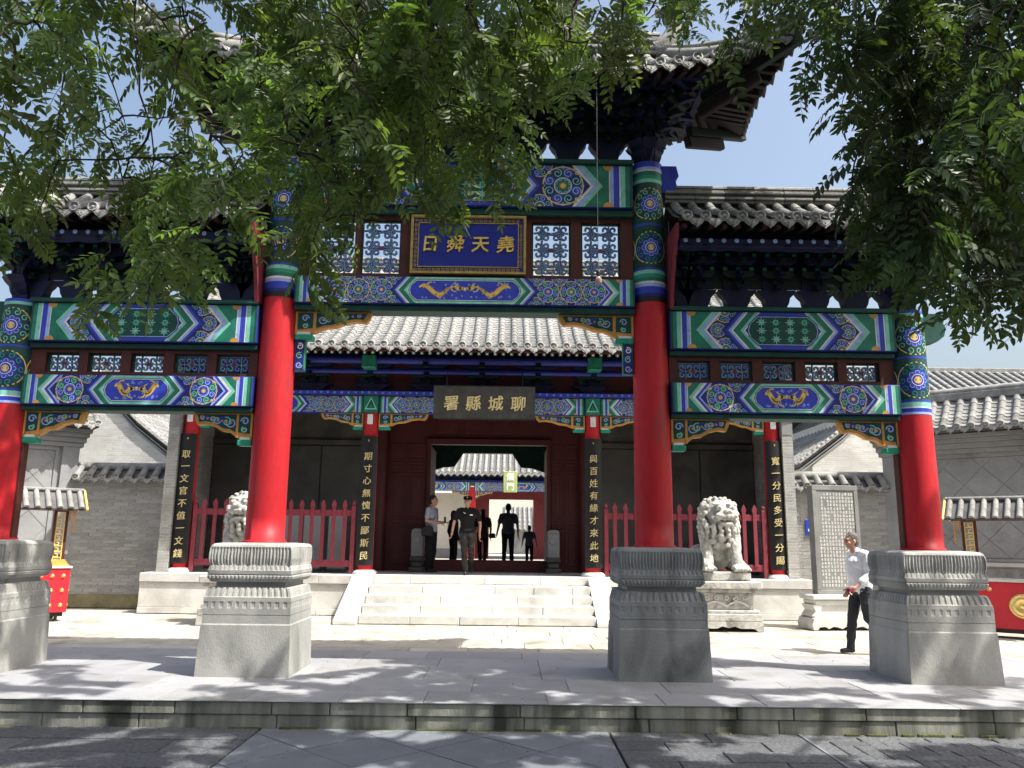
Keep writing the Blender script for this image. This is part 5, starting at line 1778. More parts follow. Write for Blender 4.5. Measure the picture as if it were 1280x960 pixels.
# ================================================================== buildings behind
def gable_house(name, x, s, y0, depth, w, ze, zr, lab, m='gablebrick'):
    """a tiled house whose gable faces the court; x = eave end nearest the middle, s = outward sign"""
    h = thing(name, (x + s * w / 2, y0, 0), lab, 'house')
    xm = x + s * w / 2
    prof = [(x, 0), (x, ze - .25), (x + s * w * .18, ze + (zr - ze) * .24), (x + s * w * .36, ze + (zr - ze) * .62), (xm, zr - .1)]
    right = [(2 * xm - a, b) for a, b in reversed(prof[:-1])]
    mb = MB(); mb.prism(prof + right, 'y', y0, y0 + depth); mb.build('wall', m, h)
    rp = [(x - s * .40, ze - .30), (x - s * .02, ze - .02), (x + s * w * .18, ze + (zr - ze) * .30), (x + s * w * .36, ze + (zr - ze) * .70), (xm, zr + .05)]
    for mir in (0, 1):
        mb = MB()
        q = [((2 * xm - a) if mir else a, b) for a, b in rp]
        mb.prism(q + [(a, b + .09) for a, b in reversed(q)], 'y', y0 - .05, y0 + depth + .1)
        rf = mb.build('roof', 'tiledark', h)
        # barge courses on the gable face
        for off, yy in ((-.10, -.05), (-.20, -.03)):
            mb = MB(); mb.prism([(a, b + off) for a, b in q] + [(a, b + off + .05) for a, b in reversed(q)], 'y', y0 + yy, y0 - .001); mb.build('barge_course', 'screenwall', rf)
        pts = [Vector((a, 0, b + .09)) for a, b in q]
        mb = MB(); barrel_row(mb, pts, .075, 5, .25); rm = mb.mesh('tile_row', 'tile')
        # rows lie along the slope, set side by side in depth
        n = int(depth / .30)
        for i in range(n + 1): put('tile_row', rm, rf, (0, y0 - .06 + i * .30, 0))
        # short verge tiles stepping along the gable edge
        vt = MB(); vt.lathe([(.0, -.01), (.035, -.01), (.06, 0), (.06, .08)], 8, ax='y'); vm = vt.mesh('verge_tile', 'tile_end')
        for a, b in zip(pts, pts[1:]):
            k = max(1, int((b - a).length / .17))
            for i in range(k): put('verge_tile', vm, rf, a.lerp(b, (i + .5) / k) + Vector((0, y0 - .10, .06)))
    mb = MB(); mb.box(xm - .12, xm + .12, y0 - .1, y0 + depth, zr + .08, zr + .42, 0, .02); mb.build('ridge', 'tile', h)
    return h
gable_house('side_house', -9.25, -1, 13.2, 7, 5.2, 4.0, 6.3, 'sunlit brick gable end of a tiled house behind the left brick wall')
gable_house('side_house', 9.42, 1, 13.2, 7, 5.2, 4.0, 6.3, 'grey shaded brick gable end of a tiled house behind the tablet wall')
gable_house('rear_house', 9.9, 1, 19, 6, 4.4, 4.3, 5.6, 'small distant tiled gable seen between the hall corner and the grey gable', 'gablebrick')
mb = MB(); mb.box(-14, -8.0, 16.2, 16.6, 0, 4.72); wb = mb.build('rear_wall', 'gablebrick')
tag(wb, 'high pale brick wall far behind the sunlit left gable', 'wall', kind='thing')
# long hall whose roof shows above the right screen wall
def long_hall(s, lab):
    h = thing('long_hall', (s * 17, 17, 0), lab, 'hall')
    a, b = sorted((s * 10.6, s * 24))
    mb = MB(); mb.box(a, b, 14, 20, 0, 5.3); mb.build('wall', 'gablebrick', h)
    pts = [Vector((0, 13.4, 5.35)), Vector((0, 15, 6.2)), Vector((0, 17, 7.4))]
    mb = MB()
    for q in (1, -1):
        f = lambda y: 17 + q * (y - 17)
        mb.prism([(f(13.4), 5.25), (f(15), 6.1), (f(17), 7.3), (f(17), 7.38), (f(15), 6.18), (f(13.4), 5.33)], 'x', a - .2, b)
    rf = mb.build('roof', 'tiledark', h)
    mb = MB(); barrel_row(mb, pts, .085, 5, .25); rm = mb.mesh('tile_row', 'tile')
    x = a - .1
    while x < b:
        put('tile_row', rm, rf, (x, 0, 0)); x += .30
    mb = MB(); mb.box(a - .2, b, 16.9, 17.1, 7.36, 7.55, 0, .02); mb.build('ridge', 'tile', rf)
long_hall(1, 'long grey tiled roof rising above the shaded screen wall')

# ================================================================== inner court and second gate
mb = MB(); mb.box(-30, 30, 14.2, 60, -.3, .66); mb.build('inner_court', 'pave', kind='structure')
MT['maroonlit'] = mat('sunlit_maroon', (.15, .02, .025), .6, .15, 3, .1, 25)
g2 = thing('inner_gate', (.6, 28, .66), 'sunlit second gate with blue painted beams seen through the open doors', 'gate')
X0 = .6
for a, b in ((-8, -1.62), (2.9, 8)):
    mb = MB(); mb.box(X0 + a, X0 + b, 28.6, 28.9, .66, 3.7); mb.build('wall', 'cream', g2)
mb = MB(); mb.box(X0 - 8, X0 - 1.72, 28.5, 28.6, .66, 1.1); mb.build('wall_base', 'screenwall', g2)
mb = MB(); mb.box(X0 - 1.6, X0 - .86, 28.6, 28.75, .66, 3.9); mb.box(X0 + 1.24, X0 + 2.88, 28.6, 28.75, .66, 3.9); mb.box(X0 - .86, X0 + 1.24, 28.6, 28.75, 3.42, 3.9); mb.build('door_wall', 'maroonlit', g2)
for x in (-5.2, -1.62, 2.9, 6.2):
    mb = MB(); mb.lathe([(.17, .66), (.17, 3.9)], 14, (X0 + x, 27.1, 0)); mb.build('column', 'red', g2)
for a, b in ((-5.1, -1.70), (-1.54, 2.82), (3.0, 6.1)):
    mb = MB(); mb.box(X0 + a, X0 + b, 27.0, 27.25, 3.72, 4.12, 0, .01); bm = mb.build('painted_beam', 'blue', g2)
    paint_plane('painted_pattern', beam_paint(b - a, .38, .22, 'dragon'), bm, X0 + a, 3.73, 26.998)
    for q, s in ((a, 1), (b, -1)): put('carved_bracket', queti(.8, .3, .04) if a == -5.1 and s == 1 else QH2, g2, (X0 + q, 27.1, 3.72), (0, 0, 0), (s, 1, 1)) if 0 else put('carved_bracket', qh, g2, (X0 + q, 27.1, 3.72), (0, 0, 0), (s * .8, 1, .8))
mb = MB(); mb.box(X0 - 6.4, X0 + 6.8, 26.95, 27.3, 4.123, 4.2, 0); mb.build('upper_rail', 'navy', g2)
for i in range(13): put('bracket_set', DGH, g2, (X0 - 6.0 + 1.0 * i, 27.1, 4.2), (0, 0, 0), (1.5, .8, .5))
mb = MB(); mb.box(X0 - 6.4, X0 + 6.8, 27.2, 27.25, 4.2, 4.7); mb.build('bracket_board', 'navy', g2)
q1 = [Vector((0, 26.3, 4.50)), Vector((0, 27.6, 5.1)), Vector((0, 29.0, 6.0)), Vector((0, 30.2, 6.9))]
mb = MB()
for k in (1, -1):
    f = lambda y: 30.2 + k * (y - 30.2)
    mb.prism([(f(p.y), p.z - .1) for p in q1] + [(f(p.y), p.z - .01) for p in reversed(q1)], 'x', X0 - 7, X0 + 7.4)
rf = mb.build('roof', 'tiledark', g2)
mb = MB(); barrel_row(mb, q1, .085, 5, .3); rm = mb.mesh('tile_row', 'tile')
x = -6.9
while x < 7.4:
    put('tile_row', rm, rf, (X0 + x, 0, 0)); put('tile_end', DISC, rf, (X0 + x, 26.28, 4.5), (0, 0, 0), (1.2, 1, 1.2))
    put('drip_tile', DRIP, rf, (X0 + x + .14, 26.28, 4.48), (0, 0, 0), (1.2, 1, 1.2)); x += .28
mb = MB(); mb.box(X0 - 6.9, X0 + 7.3, 30.1, 30.3, 6.88, 7.2, 0, .02); mb.build('ridge', 'tile', rf)
ip = thing('inner_plaque', (X0 + .12, 26.15, 3.66), 'small upright olive plaque on the second gate seen through the open doors', 'sign')
mb = MB(); mb.box(X0 - .19, X0 + .43, 26.11, 26.17, 3.62, 4.56, 0, .02); mb.build('board', mat('olive_board', (.30, .36, .14), .6), ip)
for i, ch in enumerate('儀門'):
    m2 = text_mesh(ch, .37, .012, .006); m2.v = [(X0 + .12 + a, 26.105 + b, 4.32 - .44 * i + c) for a, b, c in m2.v]; m2.build('character', 'white', ip)
fw = MB(); fw.box(-12, 14, 46, 46.4, .66, 5.2); fw = fw.build('far_wall', 'cream'); tag(fw, 'bright far wall seen through the second gate', 'wall', kind='thing')
fh = thing('far_hall', (2.2, 42, .66), 'distant low hall with dark grey roof framed in the second gateway', 'hall')
mb = MB(); mb.box(.6, 6, 41, 44, .66, 2.2); mb.build('wall', 'screenwall', fh)
mb = MB(); mb.prism([(40.4, 2.1), (44.6, 2.1), (42.5, 3.6)], 'x', .3, 6.3); rf = mb.build('roof', 'tiledark', fh)
mb = MB(); barrel_row(mb, [Vector((0, 40.4, 2.12)), Vector((0, 42.5, 3.62))], .09, 5, .4); rm = mb.mesh('tile_row', 'tile')
for i in range(20): put('tile_row', rm, rf, (.5 + i * .3, 0, 0))
# ================================================================== stone lions
def lion(x, y, tilt, lab, sg=1):
    L = thing('stone_lion', (x, y, 0), lab, 'stone lion', 'seated stone lions before the hall')
    # plinth
    def bx(w, z0, z1, nm='plinth', ch=.012, m='lionstone'):
        mb = MB(); mb.box(-w, w, -w * .95, w * .95, z0, z1, 0, ch); return mb.build(nm, m, L, True)
    mb = MB()
    o = [(-.62, 0), (-.52, 0), (-.46, .05), (-.20, .05), (-.12, .09), (.0, .06), (.12, .09), (.20, .05), (.46, .05), (.52, 0), (.62, 0), (.62, .17), (-.62, .17)]
    mb.prism(o, 'y', -.60, .60); mb.build('plinth_foot', 'lionstone', L, True)
    bx(.62, .173, .30); bx(.58, .303, .36); bx(.50, .363, .66, 'plinth_waist')
    for q in range(4):
        mb = MB()
        a = q * pi / 2
        P = Paint(1, .3)
        P.line([(.10 + .8 * i / 20, .06 + .08 * abs(sin(i / 20 * pi * 2))) for i in range(21)], .03, 0, 'navy')
        for i in range(5): P.curl((.16 + .17 * i, .20), .045, .02, 0, 'navy', i, 1.2, 1 if i % 2 else -1)
        for pg, l, c in P.p: mb.prism([(u - .5, .363 + v) for u, v in pg], 'y', -.505, -.47)
        mb.v = [(u * cos(a) - v * sin(a), u * sin(a) + v * cos(a), w) for u, v, w in mb.v]
        mb.build('plinth_carving', 'whitestone', L, True)
    bx(.57, .663, .72); bx(.63, .723, .86, 'plinth_cap', .02); bx(.48, .863, 1.02, 'plinth_top', .02)
    # the animal, grown as one skin
    mb = MB()
    H = 1.02
    def cp(a, b, ra, rb, n=12): capsule(mb, (a[0], a[1], a[2] + H), (b[0], b[1], b[2] + H), ra, rb, n)
    def bl(c, r, M=None): mb.ball((c[0], c[1], c[2] + H), r, 14, 9, 0, M)
    bl((0, .10, .34), (.24, .27, .33)); bl((0, -.06, .62), (.26, .25, .26)); cp((0, .08, .3), (0, -.02, .74), .25, .22)
    bl((0, -.20, .62), (.22, .14, .20))
    for s in (-1, 1):
        bl((s * .25, .20, .22), (.15, .27, .23)); cp((s * .30, .12, .14), (s * .32, -.20, .07), .12, .075)
        bl((s * .31, -.27, .065), (.095, .14, .065))
        cp((s * .20, -.18, .58), (s * .21, -.27, .28), .115, .085); cp((s * .21, -.27, .30), (s * .22, -.30, .07), .085, .085)
        bl((s * .22, -.35, .06), (.105, .13, .065))
        for k in range(4):
            bl((s * .22 + (k - 1.5) * .048, -.46, .045), (.028, .045, .038)); bl((s * .31 + (k - 1.5) * .045, -.39, .04), (.026, .04, .032))
    # ball or cub under the paw
    bl((-sg * .30, -.40, .12), (.10, .10, .10))
    # head, turned a little
    hm = Matrix.Rotation(tilt, 4, 'Z')
    hc = Vector((0, -.16, .98))
    def hb(c, r): 
        p = hc + hm @ Vector(c); mb.ball((p.x, p.y, p.z + H), r if isinstance(r, tuple) else (r, r, r), 12, 8, 0, hm.to_3x3())
    hb((0, .02, .02), (.25, .25, .24)); hb((0, -.20, -.05), (.17, .14, .10)); hb((0, -.24, .0), (.13, .09, .06))
    hb((0, -.19, -.18), (.14, .12, .05)); hb((0, -.30, .035), (.07, .05, .045))
    for s in (-1, 1):
        hb((s * .10, -.22, .09), .05); hb((s * .11, -.20, .15), (.085, .05, .035)); hb((s * .035, -.315, .02), .028)
        hb((s * .12, -.26, -.04), (.06, .06, .05)); hb((s * .24, -.02, .14), (.06, .04, .08)); hb((s * .16, -.14, -.10), (.06, .10, .09))
        for k in range(5): hb((s * (.05 + .02 * k), -.29 + .02 * k, -.11), (.016, .016, .025))
    # curls of the mane
    rr = random.Random(11)
    for ring_, (n, rad, z, sz) in enumerate(((8, .11, .245, .040), (12, .18, .21, .042), (15, .235, .15, .042), (17, .265, .075, .042), (18, .275, 0, .042), (18, .28, -.075, .042), (18, .285, -.15, .042), (18, .29, -.225, .042), (17, .285, -.30, .042), (15, .27, -.37, .040))):
        for k in range(n):
            a = 2 * pi * (k + .5 * (ring_ % 2)) / n
            if sin(a) < -.35 and 0 < ring_ < 7: continue
            q_ = rr.uniform(.85, 1.15) * sz
            hb((rad * cos(a), rad * sin(a) * .92 + .02, z), (q_, q_ * .9, q_ * 1.25))
    # chest band and tassels
    for k in range(9):
        a = pi * (k / 8) + pi
        bl((.235 * cos(a), -.06 + .27 * sin(a), .66 - .05 * sin((k / 8) * pi)), .038)
    bl((0, -.35, .56), (.06, .05, .06)); 
    for s in (-1, 1): bl((s * .13, -.32, .52), (.05, .04, .06)); bl((s * .08, -.33, .44), (.05, .03, .05))
    cp((0, .35, .2), (.05, .42, .6), .07, .05); bl((.05, .42, .68), (.09, .06, .12))
    mb.v = [(x_ * 1.24, y_ * 1.12, H + (z_ - H) * 1.07) for x_, y_, z_ in mb.v]
    q = skin(mb, 'body', 'lionstone', L, .012, 1, .008, 18)
    mb = MB()
    for s in (-1, 1):
        p = hc + hm @ Vector((s * .10, -.262, .095)); mb.ball((p.x * 1.24, p.y * 1.12, H + p.z * 1.07), .026, 10, 6)
    mb.build('eyes', 'stone', L, True)
    p0 = hc + hm @ Vector((0, -.22, -.125))
    mb = MB(); mb.ball((p0.x * 1.24, p0.y * 1.12, H + p0.z * 1.07), (.14, .10, .036), 12, 6, 0, hm.to_3x3()); mb.build('mouth', 'hallwall', L, True)
lion(4.52, 5.3, R(14), 'seated grey stone lion on a carved plinth to the right of the steps', 1)
lion(-4.26, 5.3, R(-14), 'seated grey stone lion mostly hidden behind the second red column', -1)

# ================================================================== people
def rot2(x, y, a): return x * cos(a) - y * sin(a), x * sin(a) + y * cos(a)

def person(loc, rz, H, lab, J, look, fine=False):
    """J: joints for a 1.72 m figure facing -y; look: clothes"""
    k = H / 1.72
    P = thing('person', loc, lab, 'person', rz=rz)
    V = lambda p: Vector(p) * k
    D = dict(pel=(0, 0, .95), chest=(0, 0, 1.26), neck=(0, .0, 1.44), head=(0, -.02, 1.60), hy=0.,
             shR=(-.185, .0, 1.395), elR=(-.24, .03, 1.12), wrR=(-.24, -.06, .87),
             shL=(.185, .0, 1.395), elL=(.24, .03, 1.12), wrL=(.24, -.06, .87),
             hiR=(-.09, 0, .92), knR=(-.10, -.02, .50), anR=(-.10, .03, .09),
             hiL=(.09, 0, .92), knL=(.10, -.02, .50), anL=(.10, .03, .09), toeR=(-.02, -1), toeL=(.02, -1), wide=1.)
    D.update(J)
    g = {n: V(p) for n, p in D.items() if isinstance(p, tuple) and len(p) == 3}
    W = D['wide']
    hm = Matrix.Rotation(D['hy'], 3, 'Z')
    vx = .0085 if fine else .012
    # --- body: one continuous skin of head, neck, trunk, arms, hands, legs
    mb = MB()
    def cap(a, b, ra, rb, n=12, sx=1.): capsule(mb, a, b, ra * k, rb * k, n, sx)
    def hb(c, r, n=14, m=10): mb.ball(g['head'] + hm @ (Vector(c) * k), tuple(q * k for q in r), n, m, 0, hm)
    hb((0, .01, .02), (.076, .096, .105)); hb((0, -.018, -.05), (.058, .070, .062)); hb((0, -.040, -.090), (.032, .034, .026))
    hb((0, -.092, -.012), (.013, .020, .022)); hb((0, -.082, .012), (.010, .014, .028)); hb((0, -.082, -.052), (.026, .010, .007)); hb((0, -.080, -.066), (.020, .010, .006))
    for s in (-1, 1):
        hb((s * .077, .012, -.005), (.010, .020, .030)); hb((s * .030, -.078, .028), (.024, .014, .008)); hb((s * .045, -.062, -.025), (.022, .02, .02))
    cap(g['neck'] - V((0, 0, .06)), g['head'] + V((0, .015, -.07)), .056, .052)
    cap(g['pel'], g['chest'], .11 * W, .13 * W, 14, 1.)
    for s in 'RL':
        cap(g['sh' + s], g['el' + s], .048, .038); cap(g['el' + s], g['wr' + s], .037, .025)
        cap(g['hi' + s], g['kn' + s], .075, .052); cap(g['kn' + s], g['an' + s], .050, .036)
        # hand: palm, four unequal bent fingers and a thumb
        w, e = g['wr' + s], g['el' + s]
        d = (w - e).normalized()
        sd = 1 if s == 'L' else -1
        f = Vector((0, -1, 0)); f = (f - d * f.dot(d))
        if f.length < .2: f = Vector((-sd, 0, 0)); f = f - d * f.dot(d)
        f.normalize()                                   # across the knuckles, thumb side
        nrm = d.cross(f) * sd                             # out of the back of the hand
        pc = w + d * (.045 * k)
        cap(w, w + d * .03 * k, .025, .028); 
        for q in (-.024, -.008, .008, .024): cap(w + d * .02 * k + f * q * .8 * k, w + d * .085 * k + f * q * k, .014, .0125, 8)
        for q, ln in ((.027, .068), (.009, .078), (-.009, .072), (-.026, .056)):
            a = w + d * .088 * k + f * q * k
            b = a + (d * .80 - nrm * .35).normalized() * ln * .5 * k
            c = b + (d * .55 - nrm * .80).normalized() * ln * .5 * k
            cap(a, b, .0098, .009, 8); cap(b, c, .009, .0075, 8)
        a = w + d * .03 * k + f * .026 * k
        b = a + (d * .6 + f * .75 - nrm * .2).normalized() * .035 * k
        c = b + (d * .95 + f * .15 - nrm * .3).normalized() * .032 * k
        cap(a, b, .013, .0115, 8); cap(b, c, .011, .009, 8)
    skin(mb, 'body', 'skin', P, vx * (.8 if fine else .9) * k, 2)
    # eyes and brows
    mb = MB()
    for s in (-1, 1):
        mb.ball(g['head'] + hm @ (Vector((s * .030, -.083, .012)) * k), .008 * k, 8, 6, 0)
        mb.ball(g['head'] + hm @ (Vector((s * .030, -.091, .034)) * k), (.018 * k, .006 * k, .004 * k), 8, 4, 0, hm)
    mb.build('eyes', 'hair', P, True)
    # shirt
    mb = MB()
    cap(g['pel'] + V((-.035 * W, 0, .02)), g['pel'] + V((.035 * W, 0, .02)), .128 * W, .128 * W, 16)
    cap(g['pel'] + V((0, 0, .05)), g['chest'] + V((0, 0, -.02)), .135 * W, .150 * W, 16)
    cap(g['chest'] + V((-.06, .0, .0)), g['chest'] + V((.06, .0, .0)), .125 * W, .125 * W, 16)
    cap(g['shR'] + V((.04, 0, .005)), g['shL'] + V((-.04, 0, .005)), .072, .072, 12)
    cap(g['chest'] + V((0, 0, .08)), g['neck'] + V((0, 0, -.03)), .115, .07, 14)
    cap(g['neck'] + V((0, .01, -.03)), g['neck'] + V((0, .0, .012)), .072, .062, 12)
    lg = look.get('sleeve', 'short')
    for s in 'RL':
        cap(g['sh' + s], g['el' + s].lerp(g['sh' + s], .0 if lg != 'short' else .35), .066, .058 if lg != 'short' else .064)
        if lg == 'rolled': cap(g['el' + s], g['el' + s].lerp(g['wr' + s], .50), .060, .052); cap(g['el' + s].lerp(g['wr' + s], .45), g['el' + s].lerp(g['wr' + s], .56), .055, .055)
        if lg == 'long': cap(g['el' + s], g['el' + s].lerp(g['wr' + s], .92), .057, .042)
    if look.get('tail'):     # loose shirt hem
        cap(g['pel'] + V((-.05, .0, -.02)), g['pel'] + V((.05, .0, -.02)), .135, .135, 16)
    if look.get('dress'):
        for i in range(6): cap(g['pel'] + V((-.06, 0, -.08 * i)), g['pel'] + V((.06, 0, -.08 * i)), .125 + .012 * i, .125 + .012 * i, 14)
    skin(mb, 'dress' if look.get('dress') else 'shirt', look['top'], P, vx * k, 2, .010 * k, 9)
    # trousers
    mb = MB()
    cap(g['pel'] + V((-.055, 0, -.02)), g['pel'] + V((.055, 0, -.02)), .112 * W, .112 * W, 16)
    for s in 'RL':
        cap(g['hi' + s], g['kn' + s], .096, .070, 14); cap(g['kn' + s], g['an' + s] + V((0, 0, .0)), .069, .058, 14)
        cap(g['hi' + s], g['pel'], .10, .10)
    skin(mb, 'trousers', look['legs'], P, vx * k, 2, .010 * k, 10)
    for s in 'RL':
        a = g['an' + s]
        t = Vector((*D['toe' + s], 0)).normalized()
        mb = MB()
        lift = a.z - .09 * k
        capsule(mb, a + V((0, 0, -.045)) - t * .02 * k, a + V((0, 0, -.06)) + t * .13 * k, .043 * k, .036 * k, 12)
        capsule(mb, a + V((0, 0, -.01)), a + V((0, 0, -.05)), .044 * k, .046 * k, 12)
        mb.v = [(x, y, max(z, lift + .004)) for x, y, z in mb.v]
        skin(mb, 'shoe', look.get('shoe', 'leather'), P, .008, 1)
    # hair
    mb = MB()
    hb((0, .022, .040), (.082, .098, .098)); hb((0, .050, -.01), (.078, .070, .075))
    if look.get('longhair'): hb((0, .06, -.08), (.075, .05, .10))
    c = MB()
    hair = skin(mb, 'hair', look.get('hair', 'hair'), P, .009, 1, .006, 40)
    # cut the hair back from the face
    me = hair.data
    inv = hm.inverted()
    bm = bmesh.new(); bm.from_mesh(me)
    kill = [v for v in bm.verts if (lambda q: q.y < -.035 * k and q.z < .062 * k)(inv @ (v.co - g['head']))]
    bmesh.ops.delete(bm, geom=kill, context='VERTS'); bm.to_mesh(me); bm.free()
    return P, g, k, hm

WK = dict
# officer in black walking down out of the hall
P, g, k, hm = person((-.28, 7.66, PT), R(4), 1.66, 'man in black cap, black short-sleeved shirt and camouflage trousers walking out',
    WK(elR=(-.30, .02, 1.13), wrR=(-.34, -.09, .90), elL=(.29, .05, 1.12), wrL=(.28, -.02, .86), knR=(-.06, -.10, .50), anR=(-.03, -.22, .10), knL=(.10, -.06, .50), anL=(.10, .20, .13), chest=(0, -.02, 1.26), hy=R(-8), wide=1.12),
    WK(top='blackcloth', legs='camo', sleeve='short'), True)
h = g['head']
mb = MB()
mb.lathe([(.088 * k, .045 * k), (.100 * k, .06 * k), (.102 * k, .10 * k), (.098 * k, .125 * k), (.0, .132 * k)], 24, (0, 0, 0))
mb.prism([(.075 * cos(a) * k * 1.1, (-.075 + -.075 * sin(a)) * k) for a in np.linspace(0, pi, 12)], 'z', .050 * k, .058 * k)
mb.v = [tuple(h + hm @ Vector((x, y * 1.12 + .01 * k, z))) for x, y, z in mb.v]
cap_ = mb.build('cap', 'blackcloth', P, True)
mb = MB(); mb.ball(h + hm @ (Vector((0, -.115, .09)) * k), (.016, .008, .016), 8, 6); mb.build('badge', 'brass', cap_, True)
mb = MB()
c = g['chest']
mb.box(c.x + .045, c.x + .11, c.y - .175, c.y - .155, c.z + .03, c.z + .055, 0, .003)
mb.build('chest_badge', 'white', P, True)
mb = MB(); mb.box(g['shL'].x + .055, g['shL'].x + .075, -.03, .03, g['shL'].z - .12, g['shL'].z - .05, 0, .004); mb.build('arm_badge', 'white', P, True)
mb = MB(); mb.tube([(c.x - .09, c.y - .150, c.z + .10), (c.x - .06, c.y - .165, c.z + .07), (c.x - .045, c.y - .168, c.z + .085)], .006, 6); mb.build('radio_clip', 'white', P, True)
mb = MB(); mb.lathe([(.150, -.022), (.155, 0), (.150, .022)], 24, (g['pel'].x, g['pel'].y, g['pel'].z + .03)); mb.build('belt', 'leather', P, True)

# man in white shirt walking left past the stele
P, g, k, hm = person((5.74, 2.02, 0), R(-82), 1.72, 'grey-haired man in a loose white shirt and dark trousers walking past the tablet',
    WK(chest=(0, -.01, 1.26), neck=(0, -.05, 1.44), head=(0, -.10, 1.585), elR=(-.25, .10, 1.13), wrR=(-.21, -.05, .90), elL=(.24, .02, 1.12), wrL=(.22, -.20, .94),
       knR=(-.09, -.10, .50), anR=(-.09, -.16, .09), knL=(.09, .04, .50), anL=(.09, .36, .17), toeL=(0, -1), wide=1.16),
    WK(top='whiteshirt', legs='darktrouser', sleeve='rolled', hair='greyhair', tail=1), True)
mb = MB(); w = g['wrL'] + Vector((0, -.09, -.05)); mb.box(w.x - .03, w.x + .03, w.y - .05, w.y + .05, w.z - .035, w.z + .045, 0, .02)
tag(mb.build('red_pouch', 'darkred', P, True))
# man in grey shirt by the left door post, in profile
P, g, k, hm = person((-1.14, 8.62, PT), R(70), 1.72, 'man in pale grey shirt holding a phone by the left door post, in profile',
    WK(elR=(-.24, .02, 1.14), wrR=(-.16, -.24, 1.10), elL=(.24, .0, 1.12), wrL=(.14, -.25, 1.12), head=(0, -.04, 1.60)),
    WK(top='greyshirt', legs='blackcloth', sleeve='short'))
mb = MB(); w = (g['wrR'] + g['wrL']) / 2; mb.box(w.x - .04, w.x + .04, w.y - .10, w.y - .08, w.z, w.z + .13, 0, .005); mb.build('phone', 'leather', P, True)
mb = MB(); mb.box(g['pel'].x - .26, g['pel'].x - .14, -.12, .14, .80 * k, 1.02 * k, 0, .03); bg = mb.build('shoulder_bag', 'leather', P, True)
mb = MB(); mb.tube([(-.20, .0, 1.02 * k), (-.15, -.14, 1.2 * k), (.0, -.155, 1.34 * k), (.12, -.06, 1.44 * k), (.14, .06, 1.42 * k), (0, .15, 1.28 * k), (-.2, .08, 1.02 * k)], .012, 6, flat=.4); mb.build('strap', 'leather', bg, True)
# dark figure behind the officer
person((-.72, 9.9, PT), R(120), 1.42, 'person in dark clothes standing between the profile man and the officer', WK(), WK(top='blackcloth', legs='blackcloth', sleeve='long', longhair=1))
# woman in brown dress, seen from behind
P, g, k, hm = person((-.10, 13.2, PT), R(185), 1.60, 'woman in dark brown patterned clothes with a handbag walking away beyond the officer', WK(anR=(-.06, -.12, .1), anL=(.06, .12, .12), wide=1.1), WK(top='brownprint', legs='brownprint', sleeve='short', longhair=1))
mb = MB(); mb.box(-.36, -.18, -.16, .06, .78, .92, 0, .03); mb.build('handbag', 'leather', P, True)
person((.62, 13.0, PT), R(180), 1.74, 'man in slate grey shirt and black trousers walking away through the doorway', WK(elR=(-.26, .0, 1.13), wrR=(-.28, -.04, .88), elL=(.26, .02, 1.13), wrL=(.31, -.02, .90), anR=(-.11, .06, .09), anL=(.11, -.10, .09), wide=1.15), WK(top='midshirt', legs='darktrouser', sleeve='short'))
person((1.22, 13.0, PT), R(175), 1.14, 'small child in dark top walking away beside the man in slate grey', WK(elR=(-.27, .0, 1.15), wrR=(-.33, -.02, .93), elL=(.27, .0, 1.15), wrL=(.31, -.06, .92), anR=(-.10, .08, .09), anL=(.10, -.08, .09), wide=1.15), WK(top='midshirt', legs='camo', sleeve='short'))
# ================================================================== trees hanging over the street
def at(px, py, Y):
    """the point at distance Y on the line through a pixel of the 1280 x 960 photograph"""
    d = cam.matrix_world.to_3x3() @ Vector(((px - 640) / 1000, -(py - 480) / 1000, -1))
    return CAM + d * ((Y - CAM.y) / d.y)

def leaflet(mb, p, d, n, l, w, mi=0):
    """a small folded leaf: two halves along its midrib"""
    s = d.cross(n).normalized() * w * .5
    a, b, m1, m2 = p, p + d * l, p + d * l * .38, p + d * l * .75
    dn = n * (-w * .18)
    mb.add([a, m1 + s + dn * -1, m2 + s * .75 - dn, b, m2 - s * .75 - dn, m1 - s - dn, m1, m2],
           [(0, 6, 1), (1, 6, 7, 2), (2, 7, 3), (0, 5, 6), (5, 4, 7, 6), (4, 3, 7)], mi)

def compound_leaf(mb, rr, p, d, l, pairs, ll, lw, mi=0):
    d = d.normalized()
    up = Vector((0, 0, 1))
    side = d.cross(up)
    if side.length < .1: side = Vector((1, 0, 0))
    side.normalize()
    roll = rr.uniform(-1.1, 1.1)
    nrm = (side.cross(d).normalized() * cos(roll) + side * sin(roll)).normalized()
    side = d.cross(nrm).normalized()
    pts = []
    q = p.copy(); dd = d.copy()
    for i in range(pairs + 1):
        pts.append(q.copy())
        q = q + dd * (l / pairs)
        dd = (dd + Vector((0, 0, -.10))).normalized()
    mb.tube(pts, .0012, 3, 1, False)
    for i in range(1, pairs + 1):
        t = i / pairs
        sc = .75 + .5 * sin(pi * min(1, t * .9 + .1))
        for s in (-1, 1):
            ang = rr.uniform(.95, 1.25)
            v = (dd * cos(ang) + side * s * sin(ang) + Vector((0, 0, rr.uniform(-.35, .05)))).normalized()
            n2 = (nrm + Vector((rr.uniform(-.35, .35), rr.uniform(-.35, .35), rr.uniform(-.2, .3)))).normalized()
            leaflet(mb, pts[i], v, n2, ll * sc * rr.uniform(.85, 1.1), lw * sc, mi)
    leaflet(mb, pts[-1], dd, nrm, ll, lw, mi)

